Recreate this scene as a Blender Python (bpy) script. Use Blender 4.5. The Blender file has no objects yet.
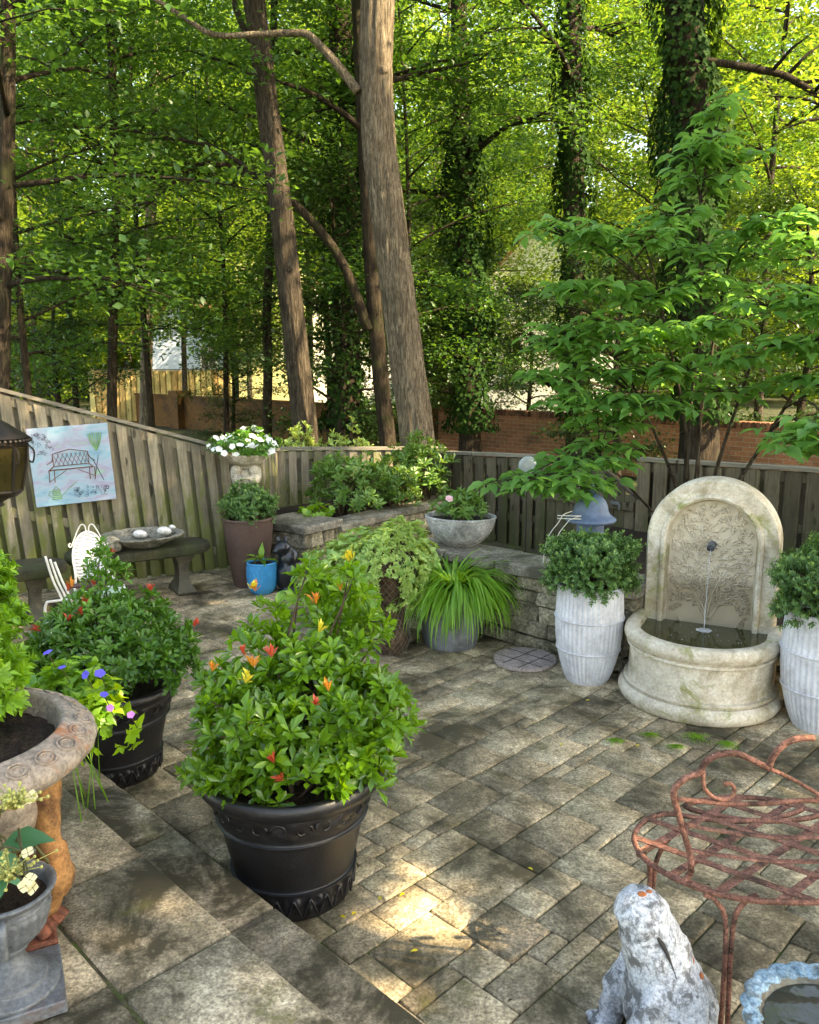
import bpy, bmesh, math, random
import numpy as np
from mathutils import Vector, Matrix, Euler, noise as mnoise
R = math.radians
PI = math.pi
sc = bpy.context.scene
COL = sc.collection

# ------------------------------------------------------------------ scene, world, camera
CAM_H = 1.9; FPX = 820.0; PITCH = R(10.2)
cam = bpy.data.cameras.new('camera'); camo = bpy.data.objects.new('camera', cam); COL.objects.link(camo)
camo.location = (0, 0, CAM_H); camo.rotation_euler = (PI/2-PITCH, 0, 0)
cam.sensor_fit = 'VERTICAL'; cam.sensor_height = 24; cam.lens = FPX/1024*24
cam.clip_start = .05; cam.clip_end = 600
sc.camera = camo
sc.view_settings.view_transform = 'Standard'; sc.view_settings.look = 'None'
sc.view_settings.exposure = EXPOSURE if 'EXPOSURE' in globals() else 2.45
sc.view_settings.gamma = 1
sc.view_settings.use_white_balance = True; sc.view_settings.white_balance_temperature = 8900; sc.view_settings.white_balance_tint = 11
SUN_EL = R(40); SUN_AZ = R(112)          # azimuth clockwise from +Y: from the right, a little behind
SDIR = Vector((math.sin(SUN_AZ)*math.cos(SUN_EL), math.cos(SUN_AZ)*math.cos(SUN_EL), math.sin(SUN_EL)))
w = bpy.data.worlds.new('World'); sc.world = w; w.use_nodes = True
nt = w.node_tree
sky = nt.nodes.new('ShaderNodeTexSky'); sky.sky_type = 'NISHITA'; sky.sun_disc = False
sky.sun_elevation = SUN_EL; sky.sun_rotation = SUN_AZ
nt.nodes['Background'].inputs[1].default_value = .15
nt.links.new(sky.outputs[0], nt.nodes['Background'].inputs[0])
sl = bpy.data.lights.new('sun', 'SUN'); slo = bpy.data.objects.new('sun', sl); COL.objects.link(slo)
sl.energy = 4.2; sl.angle = R(.5); sl.color = (1, .92, .76)
slo.rotation_euler = SDIR.to_track_quat('Z', 'Y').to_euler(); slo.location = (6, -3, 8)
try:
    sc.cycles.max_bounces = 5; sc.cycles.diffuse_bounces = 3; sc.cycles.transmission_bounces = 3; sc.cycles.use_adaptive_sampling = True; sc.cycles.adaptive_threshold = .03
    sc.cycles.glossy_bounces = 2; sc.cycles.transparent_max_bounces = 4
    sc.cycles.sample_clamp_indirect = 6
    sc.cycles.use_denoising = True
except Exception: pass

# ------------------------------------------------------------------ measuring helpers
_F = np.array([0, math.cos(PITCH), -math.sin(PITCH)]); _U = np.array([0, math.sin(PITCH), math.cos(PITCH)])
def _ray(x, y): return _F + (x-409.5)/FPX*np.array([1., 0, 0]) + (512-y)/FPX*_U
def gz(x, y, z=0.0):
    d = _ray(x, y); t = (z-CAM_H)/d[2]; p = d*t; return Vector((p[0], p[1], z))
def aty(x, y, Y):
    d = _ray(x, y); p = d*Y/d[1]; return Vector((p[0], Y, p[2]+CAM_H))

# ------------------------------------------------------------------ object helpers
def tag(o, label=None, cat=None, group=None, kind=None):
    if label: o['label'] = label
    if cat: o['category'] = cat
    if group: o['group'] = group
    if kind: o['kind'] = kind
    return o
def thing(name, label, cat, loc=(0, 0, 0), rz=0, group=None):
    o = bpy.data.objects.new(name, None); COL.objects.link(o)
    o.empty_display_size = .1
    o.location = loc; o.rotation_euler = (0, 0, rz)
    return tag(o, label, cat, group)
def copy_thing(root, loc, rz, label, scale=None, group=None):
    r = root.copy(); COL.objects.link(r); r.location = loc; r.rotation_euler = (0, 0, rz); r['label'] = label
    if scale: r.scale = (scale,)*3 if not hasattr(scale, '__len__') else scale
    if group: r['group'] = group
    for ch in list(root.children):
        c = ch.copy(); COL.objects.link(c); c.parent = r
        for g in list(ch.children):
            d = g.copy(); COL.objects.link(d); d.parent = c
    return r
def mk(name, verts, faces, mat, parent=None, smooth=True, tint=None, fm=None):
    me = bpy.data.meshes.new(name); me.from_pydata([tuple(v) for v in verts], [], faces)
    mats = mat if isinstance(mat, (list, tuple)) else [mat]
    for m in mats: me.materials.append(m)
    if fm is not None: me.polygons.foreach_set('material_index', fm)
    me.polygons.foreach_set('use_smooth', [smooth]*len(me.polygons))
    if tint is not None:
        a = me.attributes.new('tint', 'FLOAT', 'POINT'); a.data.foreach_set('value', np.asarray(tint, dtype=np.float32))
    me.update()
    o = bpy.data.objects.new(name, me); COL.objects.link(o)
    if parent: o.parent = parent
    return o
def recalc(o):
    bm = bmesh.new(); bm.from_mesh(o.data); bmesh.ops.recalc_face_normals(bm, faces=bm.faces); bm.to_mesh(o.data); bm.free(); return o

class MB:
    def __init__(s): s.v = []; s.f = []; s.t = []
    def add(s, vs, fs, t=0.5):
        b = len(s.v); s.v += [tuple(v) for v in vs]; s.f += [tuple(i+b for i in f) for f in fs]; s.t += [t]*len(vs); return s
    def box(s, c, d, rz=0, t=.5, ch=0.0, jit=0, rng=None, rx=0, ry=0):
        """chamfered box centred c with dims d"""
        hx, hy, hz = d[0]/2, d[1]/2, d[2]/2
        if ch <= 0:
            vs = [Vector((sx*hx, sy*hy, sz*hz)) for sx in (-1, 1) for sy in (-1, 1) for sz in (-1, 1)]
            fs = [(0, 1, 3, 2), (4, 6, 7, 5), (0, 4, 5, 1), (2, 3, 7, 6), (0, 2, 6, 4), (1, 5, 7, 3)]
        else:
            ch = min(ch, hx*.9, hy*.9, hz*.9)
            vs = []; idx = {}
            for sx in (-1, 1):
                for sy in (-1, 1):
                    for sz in (-1, 1):
                        for a in range(3):
                            p = [sx*(hx-ch), sy*(hy-ch), sz*(hz-ch)]
                            p[a] = (sx*hx, sy*hy, sz*hz)[a]
                            idx[(sx, sy, sz, a)] = len(vs); vs.append(Vector(p))
            fs = []
            for a in range(3):
                b, c_ = (a+1) % 3, (a+2) % 3
                for s0 in (-1, 1):
                    q = []
                    for (sb, sc_) in ((-1, -1), (1, -1), (1, 1), (-1, 1)):
                        k = [0, 0, 0]; k[a] = s0; k[b] = sb; k[c_] = sc_; q.append(idx[(k[0], k[1], k[2], a)])
                    fs.append(tuple(q if s0 > 0 else q[::-1]))
                # edges along axis a
                for sb in (-1, 1):
                    for sc_ in (-1, 1):
                        q = []
                        for (s1, ax) in ((-1, b), (1, b), (1, c_), (-1, c_)):
                            k = [0, 0, 0]; k[a] = s1; k[b] = sb; k[c_] = sc_; q.append(idx[(k[0], k[1], k[2], ax)])
                        fs.append(tuple(q if sb*sc_ < 0 else q[::-1]))
            for sx in (-1, 1):
                for sy in (-1, 1):
                    for sz in (-1, 1):
                        q = [idx[(sx, sy, sz, a)] for a in range(3)]
                        fs.append(tuple(q if sx*sy*sz > 0 else q[::-1]))
        if jit and rng:
            J = {}
            for v in vs:
                k = (v.x > 0, v.y > 0, v.z > 0)
                if k not in J: J[k] = Vector((rng.uniform(-jit, jit), rng.uniform(-jit, jit), rng.uniform(-jit, jit)))
                v += J[k]
        m = Euler((rx, ry, rz)).to_matrix()
        return s.add([m @ v + Vector(c) for v in vs], fs, t)
    def tube(s, pts, rad, n=8, t=.5, close=False, flat=None, caps=True):
        pts = [Vector(p) for p in pts]; N = len(pts)
        if not hasattr(rad, '__len__'): rad = [rad]*N
        up = Vector((0, 0, 1)); base = len(s.v); prev = None
        for i in range(N):
            if close: d = pts[(i+1) % N]-pts[i-1]
            else: d = pts[min(i+1, N-1)]-pts[max(i-1, 0)]
            if d.length < 1e-9: d = Vector((0, 0, 1))
            d.normalize()
            if prev is None:
                a = d.cross(up)
                if a.length < .1: a = d.cross(Vector((1, 0, 0)))
            else: a = prev - d*prev.dot(d)
            if a.length < 1e-6: a = d.orthogonal()
            a.normalize(); prev = a.copy(); b = d.cross(a)
            fl = flat or 1.0
            for k in range(n):
                th = 2*PI*k/n
                s.v.append(tuple(pts[i]+(a*math.cos(th)+b*math.sin(th)*fl)*rad[i])); s.t.append(t)
        M_ = N if close else N-1
        for i in range(M_):
            for k in range(n):
                a0 = base+i*n+k; a1 = base+i*n+(k+1) % n; j = (i+1) % N
                b0 = base+j*n+k; b1 = base+j*n+(k+1) % n
                s.f.append((a0, a1, b1, b0))
        if caps and not close:
            s.f.append(tuple(base+k for k in range(n))[::-1]); s.f.append(tuple(base+(N-1)*n+k for k in range(n)))
        return s
    def lathe(s, prof, n=48, c=(0, 0, 0), disp=None, sx=1, sy=1, t=.5, a0=0, a1=2*PI, closed=True):
        base = len(s.v); N = len(prof); k_n = n if closed else n+1
        for i, (r, z) in enumerate(prof):
            for k in range(k_n):
                th = a0+(a1-a0)*k/n; rr = r+(disp(th, z, r) if disp else 0)
                s.v.append((c[0]+rr*math.cos(th)*sx, c[1]+rr*math.sin(th)*sy, c[2]+z)); s.t.append(t)
        for i in range(N-1):
            for k in range(n):
                k1 = (k+1) % n if closed else k+1
                s.f.append((base+i*k_n+k, base+i*k_n+k1, base+(i+1)*k_n+k1, base+(i+1)*k_n+k))
        return s
    def ball(s, c, r, n=10, t=.5, sc_=(1, 1, 1)):
        prof = [(r*math.sin(PI*i/n)+1e-5, -r*math.cos(PI*i/n)) for i in range(n+1)]
        b = len(s.v); s.lathe(prof, n=2*n, t=t)
        for i in range(b, len(s.v)):
            v = s.v[i]; s.v[i] = (v[0]*sc_[0]+c[0], v[1]*sc_[1]+c[1], v[2]*sc_[2]+c[2])
        return s
    def prism(s, poly, z0, z1, t=.5):
        n = len(poly); vs = [(x, y, z0) for x, y in poly]+[(x, y, z1) for x, y in poly]
        fs = [tuple(range(n))[::-1], tuple(range(n, 2*n))]+[(i, (i+1) % n, n+(i+1) % n, n+i) for i in range(n)]
        return s.add(vs, fs, t)
    def build(s, name, mat, parent=None, smooth=False, auto=False):
        o = mk(name, s.v, s.f, mat, parent, smooth, tint=s.t)
        if auto: smooth_by_angle(o)
        return o
def smooth_by_angle(o, ang=35):
    me = o.data
    me.polygons.foreach_set('use_smooth', [True]*len(me.polygons))
    bm = bmesh.new(); bm.from_mesh(me)
    for e in bm.edges:
        if len(e.link_faces) == 2 and e.calc_face_angle(0) > R(ang): e.smooth = False
    bm.to_mesh(me); bm.free()
def rprof(prof, sub=4):
    """Catmull-Rom smoothing of a profile"""
    P = [Vector((a, b)) for a, b in prof]; out = []
    for i in range(len(P)-1):
        p0 = P[max(i-1, 0)]; p1 = P[i]; p2 = P[i+1]; p3 = P[min(i+2, len(P)-1)]
        for k in range(sub):
            t = k/sub
            q = .5*((2*p1)+(p2-p0)*t+(2*p0-5*p1+4*p2-p3)*t*t+(-p0+3*p1-3*p2+p3)*t**3)
            out.append((max(q.x, 1e-4), q.y))
    out.append(tuple(P[-1])); return out
def spline(pts, sub=5):
    P = [Vector(p) for p in pts]; out = []
    for i in range(len(P)-1):
        p0 = P[max(i-1, 0)]; p1 = P[i]; p2 = P[i+1]; p3 = P[min(i+2, len(P)-1)]
        for k in range(sub):
            t = k/sub
            out.append(.5*((2*p1)+(p2-p0)*t+(2*p0-5*p1+4*p2-p3)*t*t+(-p0+3*p1-3*p2+p3)*t**3))
    out.append(P[-1]); return out
def blob(name, ells, voxel, mat, parent=None, smooth=4, disp=0, dscale=.1):
    """one continuous body: overlapping ellipsoids fused by a voxel remesh. ells: (centre, radii, euler)"""
    bm = bmesh.new()
    for e in ells:
        c, r = e[0], e[1]; rot = Euler(e[2]) if len(e) > 2 else Euler((0, 0, 0))
        m = Matrix.Translation(c) @ rot.to_matrix().to_4x4() @ Matrix.Diagonal((*r, 1))
        bmesh.ops.create_icosphere(bm, subdivisions=3, radius=1, matrix=m)
    me = bpy.data.meshes.new(name); bm.to_mesh(me); bm.free(); me.materials.append(mat)
    o = bpy.data.objects.new(name, me); COL.objects.link(o)
    if parent: o.parent = parent
    md = o.modifiers.new('r', 'REMESH'); md.mode = 'VOXEL'; md.voxel_size = voxel; md.use_smooth_shade = True
    ms = o.modifiers.new('s', 'SMOOTH'); ms.factor = .5; ms.iterations = smooth
    if disp:
        tx = bpy.data.textures.new(name+'_tex', 'CLOUDS'); tx.noise_scale = dscale; tx.noise_depth = 3
        dm = o.modifiers.new('d', 'DISPLACE'); dm.texture = tx; dm.strength = disp; dm.mid_level = .5
        dm.texture_coords = 'LOCAL'
    return o

# ------------------------------------------------------------------ materials
def _new(name):
    m = bpy.data.materials.new(name); m.use_nodes = True; n = m.node_tree
    return m, n, n.nodes['Principled BSDF']
def N(n, typ, **kw):
    x = n.nodes.new(typ)
    for k, v in kw.items():
        if k in x.inputs: x.inputs[k].default_value = v
        else: setattr(x, k, v)
    return x
def lk(n, a, b): n.links.new(a, b)
def ramp(n, src, stops):
    r = n.nodes.new('ShaderNodeValToRGB'); e = r.color_ramp.elements
    while len(e) < len(stops): e.new(.5)
    for i, (p, c) in enumerate(stops):
        e[i].position = p; e[i].color = (c if hasattr(c, '__len__') else (c, c, c))+((1,) if not hasattr(c, '__len__') or len(c) == 3 else ())
    lk(n, src, r.inputs[0]); return r.outputs[0]
def mixc(n, f, a, b, mode='MIX'):
    x = n.nodes.new('ShaderNodeMix'); x.data_type = 'RGBA'; x.blend_type = mode
    for s, v in ((x.inputs[0], f), (x.inputs[6], a), (x.inputs[7], b)):
        if isinstance(v, (int, float)): s.default_value = v
        elif isinstance(v, (tuple, list)): s.default_value = tuple(v)+((1,) if len(v) == 3 else ())
        else: lk(n, v, s)
    return x.outputs[2]
def mth(n, op, a, b=0.0):
    x = n.nodes.new('ShaderNodeMath'); x.operation = op
    for s, v in ((x.inputs[0], a), (x.inputs[1], b)):
        if isinstance(v, (int, float)): s.default_value = v
        else: lk(n, v, s)
    return x.outputs[0]
def noise(n, vec, scale, detail=6, rough=.6, dist=0):
    x = N(n, 'ShaderNodeTexNoise'); x.inputs['Scale'].default_value = scale; x.inputs['Detail'].default_value = detail
    x.inputs['Roughness'].default_value = rough; x.inputs['Distortion'].default_value = dist
    if vec is not None: lk(n, vec, x.inputs['Vector'])
    return x.outputs[0]
def coords(n, scale=(1, 1, 1), world=False):
    g = n.nodes.new('ShaderNodeNewGeometry') if world else n.nodes.new('ShaderNodeTexCoord')
    mp = n.nodes.new('ShaderNodeMapping'); mp.inputs['Scale'].default_value = scale
    lk(n, g.outputs['Position'] if world else g.outputs['Object'], mp.inputs[0]); return mp.outputs[0]
def tintn(n):
    a = n.nodes.new('ShaderNodeAttribute'); a.attribute_name = 'tint'; return a.outputs['Fac']
def bump(n, bsdf, h, strength=.4, dist=.01):
    b = n.nodes.new('ShaderNodeBump'); b.inputs['Strength'].default_value = strength; b.inputs['Distance'].default_value = dist
    lk(n, h, b.inputs['Height']); lk(n, b.outputs[0], bsdf.inputs['Normal'])
def rock(name, c1, c2, stain, s1=3, s2=1.2, thr=(.5, .62), rough=.85, spec=.3, bmp=.5, bd=.01, grain=60, world=True, tintamt=.0, moss=None, moss_thr=(.6, .7), speck=None, metal=0, gr=None):
    if gr is None: gr = .8 if world else .5
    m, n, b = _new(name); v = coords(n, world=world)
    a = noise(n, v, s1, 8, .65)
    col = ramp(n, a, [(.32, c1), (.68, c2)])
    g = noise(n, v, grain, 3, .7)
    gm = noise(n, v, grain*.32, 5, .75)
    col = mixc(n, gr, col, ramp(n, gm, [(.34, .26), (.66, .74)]), 'OVERLAY'); col = mixc(n, gr, col, ramp(n, g, [(.36, .22), (.64, .78)]), 'OVERLAY')
    st = ramp(n, noise(n, v, s2, 9, .7, .4), [(thr[0], 0.0), (thr[1], 1.0)])
    col = mixc(n, st, col, stain)
    if moss:
        ms = ramp(n, noise(n, v, s2*1.7+.3, 9, .75, .6), [(moss_thr[0], 0.0), (moss_thr[1], 1.0)])
        col = mixc(n, ms, col, moss)
    if speck:
        sp = ramp(n, noise(n, v, grain*1.6, 2, .5), [(.69, 0.0), (.74, .7)]); col = mixc(n, sp, col, speck)
    if tintamt:
        t = tintn(n); k = ramp(n, t, [(0, .5-tintamt), (1, .5+tintamt)]); col = mixc(n, 1.0, col, k, 'OVERLAY')
    lk(n, col, b.inputs['Base Color']); b.inputs['Roughness'].default_value = rough; b.inputs['Metallic'].default_value = metal
    b.inputs['Specular IOR Level'].default_value = spec
    h = mth(n, 'ADD', mth(n, 'ADD', a, mth(n, 'MULTIPLY', gm, .6)), mth(n, 'MULTIPLY', g, .4)); bump(n, b, h, bmp, bd)
    return m
def leafm(name, dark, light, rough=.42, trans=.3, tcol=None, spec=.5, objrand=.25):
    m, n, b = _new(name)
    t = tintn(n); col = ramp(n, t, [(0, dark), (1, light)])
    oi = n.nodes.new('ShaderNodeObjectInfo')
    if objrand: col = mixc(n, 1.0, col, ramp(n, oi.outputs['Random'], [(0, .5-objrand*.35), (1, .5+objrand*.35)]), 'OVERLAY')
    lk(n, col, b.inputs['Base Color']); b.inputs['Roughness'].default_value = rough; b.inputs['Specular IOR Level'].default_value = spec
    tr = n.nodes.new('ShaderNodeBsdfTranslucent')
    tc = mixc(n, .75, col, tcol if tcol else tuple(min(1, c*k) for c, k in zip(light, (2.6, 2.3, .8))))
    lk(n, tc, tr.inputs[0])
    mx = n.nodes.new('ShaderNodeMixShader'); mx.inputs[0].default_value = trans
    lk(n, b.outputs[0], mx.inputs[1]); lk(n, tr.outputs[0], mx.inputs[2])
    out = [x for x in n.nodes if x.type == 'OUTPUT_MATERIAL'][0]; lk(n, mx.outputs[0], out.inputs[0])
    return m
def wood(name, c1, c2, green=None, gthr=(.55, .7), axis='z'):
    m, n, b = _new(name)
    sc_ = {'z': (9, 9, .7), 'x': (.7, 9, 9)}[axis]
    v = coords(n, sc_); g = noise(n, v, 6, 8, .7, .5)
    t = tintn(n)
    col = ramp(n, g, [(.3, c1), (.7, c2)])
    col = mixc(n, 1.0, col, ramp(n, t, [(0, .3), (1, .68)]), 'OVERLAY')
    v2 = coords(n); blot = ramp(n, noise(n, v2, 1.5, 6, .7), [(.45, 0.0), (.7, .6)])
    col = mixc(n, blot, col, tuple(x*.35 for x in c1))
    kn = ramp(n, noise(n, coords(n, (14, 14, 5)), 1.0, 1, .3), [(.72, 0.0), (.76, .8)]); col = mixc(n, kn, col, tuple(x*.25 for x in c1))
    if green:
        sepz = n.nodes.new('ShaderNodeSeparateXYZ'); tc = n.nodes.new('ShaderNodeTexCoord'); lk(n, tc.outputs['Object'], sepz.inputs[0])
        gn = mth(n, 'SUBTRACT', mth(n, 'ADD', noise(n, coords(n, (3, 3, .8)), 2.5, 6, .7), .28), mth(n, 'MULTIPLY', sepz.outputs[2], .28))
        col = mixc(n, ramp(n, gn, [(gthr[0], 0.0), (gthr[1], .85)]), col, green)
    lk(n, col, b.inputs['Base Color']); b.inputs['Roughness'].default_value = .85; b.inputs['Specular IOR Level'].default_value = .2
    bump(n, b, g, .6, .006); return m
def plain(name, col, rough=.5, spec=.5, metal=0, var=.15, scale=20, bmp=0.1, trans=0):
    m, n, b = _new(name); v = coords(n); g = noise(n, v, scale, 6, .65)
    c = mixc(n, 1.0, col, ramp(n, g, [(.25, .5-var), (.75, .5+var)]), 'OVERLAY')
    lk(n, c, b.inputs['Base Color']); b.inputs['Roughness'].default_value = rough; b.inputs['Specular IOR Level'].default_value = spec
    b.inputs['Metallic'].default_value = metal; b.inputs['Transmission Weight'].default_value = trans
    if bmp: bump(n, b, g, bmp, .004)
    return m

# ------------------------------------------------------------------ leaves
LEAF = {}
LEAF['diamond'] = (np.array([(0, 0, 0), (-.5, .5, .10), (.5, .5, .10), (0, 1, -.05)], float), [(0, 2, 3), (0, 3, 1)])
LEAF['ovate'] = (np.array([(0, 0, 0), (-.36, .2, .07), (0, .22, 0), (.36, .2, .07), (-.48, .48, .08), (0, .5, -.02), (.48, .48, .08), (-.24, .78, .01), (0, .8, -.07), (.24, .78, .01), (0, 1.05, -.18)], float),
    [(0, 2, 1), (0, 3, 2), (1, 2, 5, 4), (2, 3, 6, 5), (4, 5, 8, 7), (5, 6, 9, 8), (7, 8, 10), (8, 9, 10)])
LEAF['obovate'] = (np.array([(0, 0, 0), (-.22, .3, .05), (0, .32, 0), (.22, .3, .05), (-.5, .66, .09), (0, .68, .0), (.5, .66, .09), (0, 1, -.06)], float),
    [(0, 2, 1), (0, 3, 2), (1, 2, 5, 4), (2, 3, 6, 5), (4, 5, 7), (5, 6, 7)])
def leaves(name, pos, d, up, L, W, shape, mat, parent=None, tint=None, smooth=True):
    U, F = LEAF[shape]; n = len(pos); k = len(U)
    pos = np.asarray(pos, float); d = np.asarray(d, float); up = np.asarray(up, float)
    d /= np.linalg.norm(d, axis=1)[:, None]+1e-9
    s = np.cross(d, up); s /= np.linalg.norm(s, axis=1)[:, None]+1e-9
    nn = np.cross(s, d)
    L = np.broadcast_to(L, (n,)); W = np.broadcast_to(W, (n,))
    V = pos[:, None, :] + U[None, :, 0:1]*W[:, None, None]*s[:, None, :] + U[None, :, 1:2]*L[:, None, None]*d[:, None, :] + U[None, :, 2:3]*L[:, None, None]*nn[:, None, :]
    V = V.reshape(-1, 3)
    sizes = np.array([len(f) for f in F]); flat = np.array([i for f in F for i in f])
    loops = (flat[None, :]+(np.arange(n)*k)[:, None]).reshape(-1)
    tot = np.tile(sizes, n); start = np.concatenate([[0], np.cumsum(tot)[:-1]])
    me = bpy.data.meshes.new(name)
    me.vertices.add(len(V)); me.vertices.foreach_set('co', V.astype(np.float32).reshape(-1))
    me.loops.add(len(loops)); me.loops.foreach_set('vertex_index', loops.astype(np.int32))
    me.polygons.add(len(tot)); me.polygons.foreach_set('loop_start', start.astype(np.int32)); me.polygons.foreach_set('loop_total', tot.astype(np.int32))
    me.polygons.foreach_set('use_smooth', np.full(len(tot), smooth))
    me.materials.append(mat)
    if tint is None: tint = np.random.default_rng(n).random(n)
    a = me.attributes.new('tint', 'FLOAT', 'POINT'); a.data.foreach_set('value', np.repeat(np.asarray(tint, np.float32), k))
    me.update(calc_edges=True)
    o = bpy.data.objects.new(name, me); COL.objects.link(o)
    if parent: o.parent = parent
    return o
def unit(rng, n):
    v = rng.normal(size=(n, 3)); return v/np.linalg.norm(v, axis=1)[:, None]
def ortho(a):
    h = np.where(np.abs(a[:, 2:3]) < .9, np.array([[0, 0, 1.]]), np.array([[1., 0, 0]]))
    x = np.cross(a, h); x /= np.linalg.norm(x, axis=1)[:, None]; return x, np.cross(a, x)
def rosettes(rng, C, A, per, L, W, spread=(50, 85)):
    """C centres, A axes: whorls of leaves. returns pos,d,up,L,W,tint"""
    n = len(C); A = A/np.linalg.norm(A, axis=1)[:, None]; x, y = ortho(A)
    P, D, U, LL, WW, T = [], [], [], [], [], []
    base = rng.random(n)*.55
    for k in range(per):
        th = 2*PI*k/per*1.0+rng.random(n)*.7+(k % 2)*.3; ph = np.radians(rng.uniform(*spread, n)-(k % 3)*9)
        dr = x*np.cos(th)[:, None]+y*np.sin(th)[:, None]
        d = A*np.cos(ph)[:, None]+dr*np.sin(ph)[:, None]; u = A*np.sin(ph)[:, None]-dr*np.cos(ph)[:, None]
        P.append(C+d*.003); D.append(d); U.append(u+rng.normal(size=(n, 3))*.15)
        s = rng.uniform(.65, 1.1, n); LL.append(L*s); WW.append(W*s); T.append(np.clip(base+rng.random(n)*.4, 0, 1))
    return [np.concatenate(q) for q in (P, D, U, LL, WW, T)]
# ------------------------------------------------------------------ material set
M = {}
M['paver'] = rock('paver stone', (.25, .195, .115), (.55, .44, .285), (.078, .063, .034), s1=6, s2=2.0, thr=(.44, .60), bmp=1.0, bd=.008, grain=90, tintamt=.15, moss=(.105, .10, .028), moss_thr=(.56, .70))
M['step'] = rock('step stone', (.20, .16, .10), (.50, .41, .285), (.058, .048, .027), s1=7, s2=2.4, thr=(.44, .58), bmp=1.0, bd=.008, grain=110, tintamt=.13, moss=(.10, .10, .03), moss_thr=(.56, .70))
M['joint'] = rock('joint sand', (.055, .046, .028), (.12, .10, .06), (.035, .05, .012), s2=3, grain=90, moss=(.07, .11, .015), moss_thr=(.5, .62))
M['moss'] = rock('moss', (.09, .17, .015), (.20, .33, .03), (.06, .1, .02), s1=30, grain=150, bmp=1, bd=.01)
M['soil'] = rock('soil', (.02, .013, .009), (.06, .035, .022), (.01, .008, .006), s1=30, grain=200, bmp=1, bd=.02, speck=(.35, .28, .2))
M['ground'] = rock('leaf litter', (.025, .028, .012), (.055, .055, .022), (.018, .03, .008), s1=3, s2=.4, grain=30, bmp=1, bd=.03)
M['ledge'] = rock('ledge stone', (.19, .16, .10), (.46, .40, .28), (.06, .055, .03), s1=9, s2=3.5, thr=(.5, .66), bmp=1.0, bd=.02, grain=60, tintamt=.22, moss=(.13, .13, .04))
M['coping'] = rock('coping stone', (.17, .15, .11), (.37, .33, .26), (.07, .065, .045), s1=6, s2=2, thr=(.48, .62), bmp=.5, bd=.008, grain=90, tintamt=.14)
M['dark_joint'] = plain('wall core', (.025, .022, .016), .95, .1)
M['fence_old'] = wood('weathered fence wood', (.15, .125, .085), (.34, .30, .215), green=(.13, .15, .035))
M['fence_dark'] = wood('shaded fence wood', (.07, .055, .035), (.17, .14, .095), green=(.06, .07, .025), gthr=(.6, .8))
M['fence_cap'] = wood('fence cap wood', (.14, .12, .09), (.30, .27, .21), axis='x')
M['fountain'] = rock('cast stone', (.50, .42, .31), (.72, .64, .51), (.27, .21, .12), gr=.34, s1=4, s2=3.0, thr=(.50, .66), bmp=.35, bd=.004, grain=80, world=False, moss=(.25, .25, .07), moss_thr=(.53, .66), spec=.35, rough=.7)
M['relief'] = rock('relief panel stone', (.40, .34, .24), (.60, .54, .42), (.22, .18, .10), s1=4, s2=2.6, thr=(.52, .7), bmp=.25, bd=.003, grain=90, world=False, rough=.6)
def _relief(nm='relief panel stone', k1=(.44, .365, .26), k2=(.64, .55, .42)):
    m, n, b = _new(nm); v = coords(n); g = noise(n, v, 60, 5, .7); a = noise(n, v, 5, 7, .65)
    col = ramp(n, a, [(.3, k1), (.7, k2)]); s = n.nodes.new('ShaderNodeSeparateXYZ'); lk(n, v, s.inputs[0])
    wet = mth(n, 'SUBTRACT', mth(n, 'ADD', .62, mth(n, 'MULTIPLY', noise(n, coords(n, (1, 1, .5)), 4, 6, .7), .12)), s.outputs[2])
    col = mixc(n, ramp(n, wet, [(.0, 0.0), (.08, .7)]), col, (.24, .185, .11)); lk(n, col, b.inputs['Base Color']); b.inputs['Roughness'].default_value = .55; bump(n, b, g, .3, .003); return m
M['relief'] = _relief(); M['relief_hi'] = _relief('relief lightened stone', (.50, .42, .30), (.69, .60, .47))  # carving lightened against the panel to make up for weak light contrast
M['white_pot'] = rock('whitewashed clay', (.50, .49, .50), (.74, .73, .75), (.36, .34, .33), gr=.2, s1=9, s2=5, thr=(.55, .75), bmp=.3, bd=.003, grain=60, world=False, rough=.6)
M['bowl'] = rock('grey fluted bowl', (.26, .25, .235), (.5, .48, .45), (.16, .15, .14), s1=9, s2=6, bmp=.6, bd=.004, grain=80, world=False, thr=(.5, .65))
M['grey_pot'] = rock('slate pot', (.15, .16, .175), (.22, .23, .25), (.11, .115, .12), gr=.2, s1=4, s2=4, bmp=.2, bd=.002, grain=90, world=False, rough=.55)
M['brown_pot'] = rock('brown pot', (.085, .05, .038), (.13, .078, .06), (.06, .038, .03), gr=.15, s1=4, s2=3, bmp=.15, bd=.002, grain=90, world=False, rough=.6)
M['black_pot'] = rock('black planter resin', (.005, .0055, .007), (.012, .0125, .015), (.022, .019, .015), s1=6, s2=4, thr=(.56, .8), bmp=.7, bd=.003, grain=140, world=False, rough=.38, spec=.5)
M['blue_glaze'] = plain('blue glaze', (.02, .30, .58), .22, .6, var=.12, scale=12)
M['black_gloss'] = plain('black resin', (.008, .009, .012), .28, .6, var=.05)
M['rust'] = rock('rusted iron', (.12, .048, .032), (.30, .13, .09), (.045, .022, .014), s1=22, s2=14, thr=(.5, .62), bmp=.8, bd=.003, grain=130, gr=.8, world=False, rough=.75, speck=(.50, .42, .34), moss=(.20, .13, .05), moss_thr=(.6, .68))
M['urn_iron'] = rock('urn weathered iron', (.20, .165, .13), (.36, .29, .23), (.38, .13, .045), s1=9, s2=4.5, thr=(.56, .66), bmp=.7, bd=.004, grain=90, world=False, rough=.75, moss=(.09, .10, .11), moss_thr=(.56, .66))
M['urn_orange'] = rock('orange rust', (.16, .075, .03), (.40, .20, .075), (.08, .035, .02), s1=16, s2=9, bmp=.8, bd=.004, grain=90, world=False, rough=.8)
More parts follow.
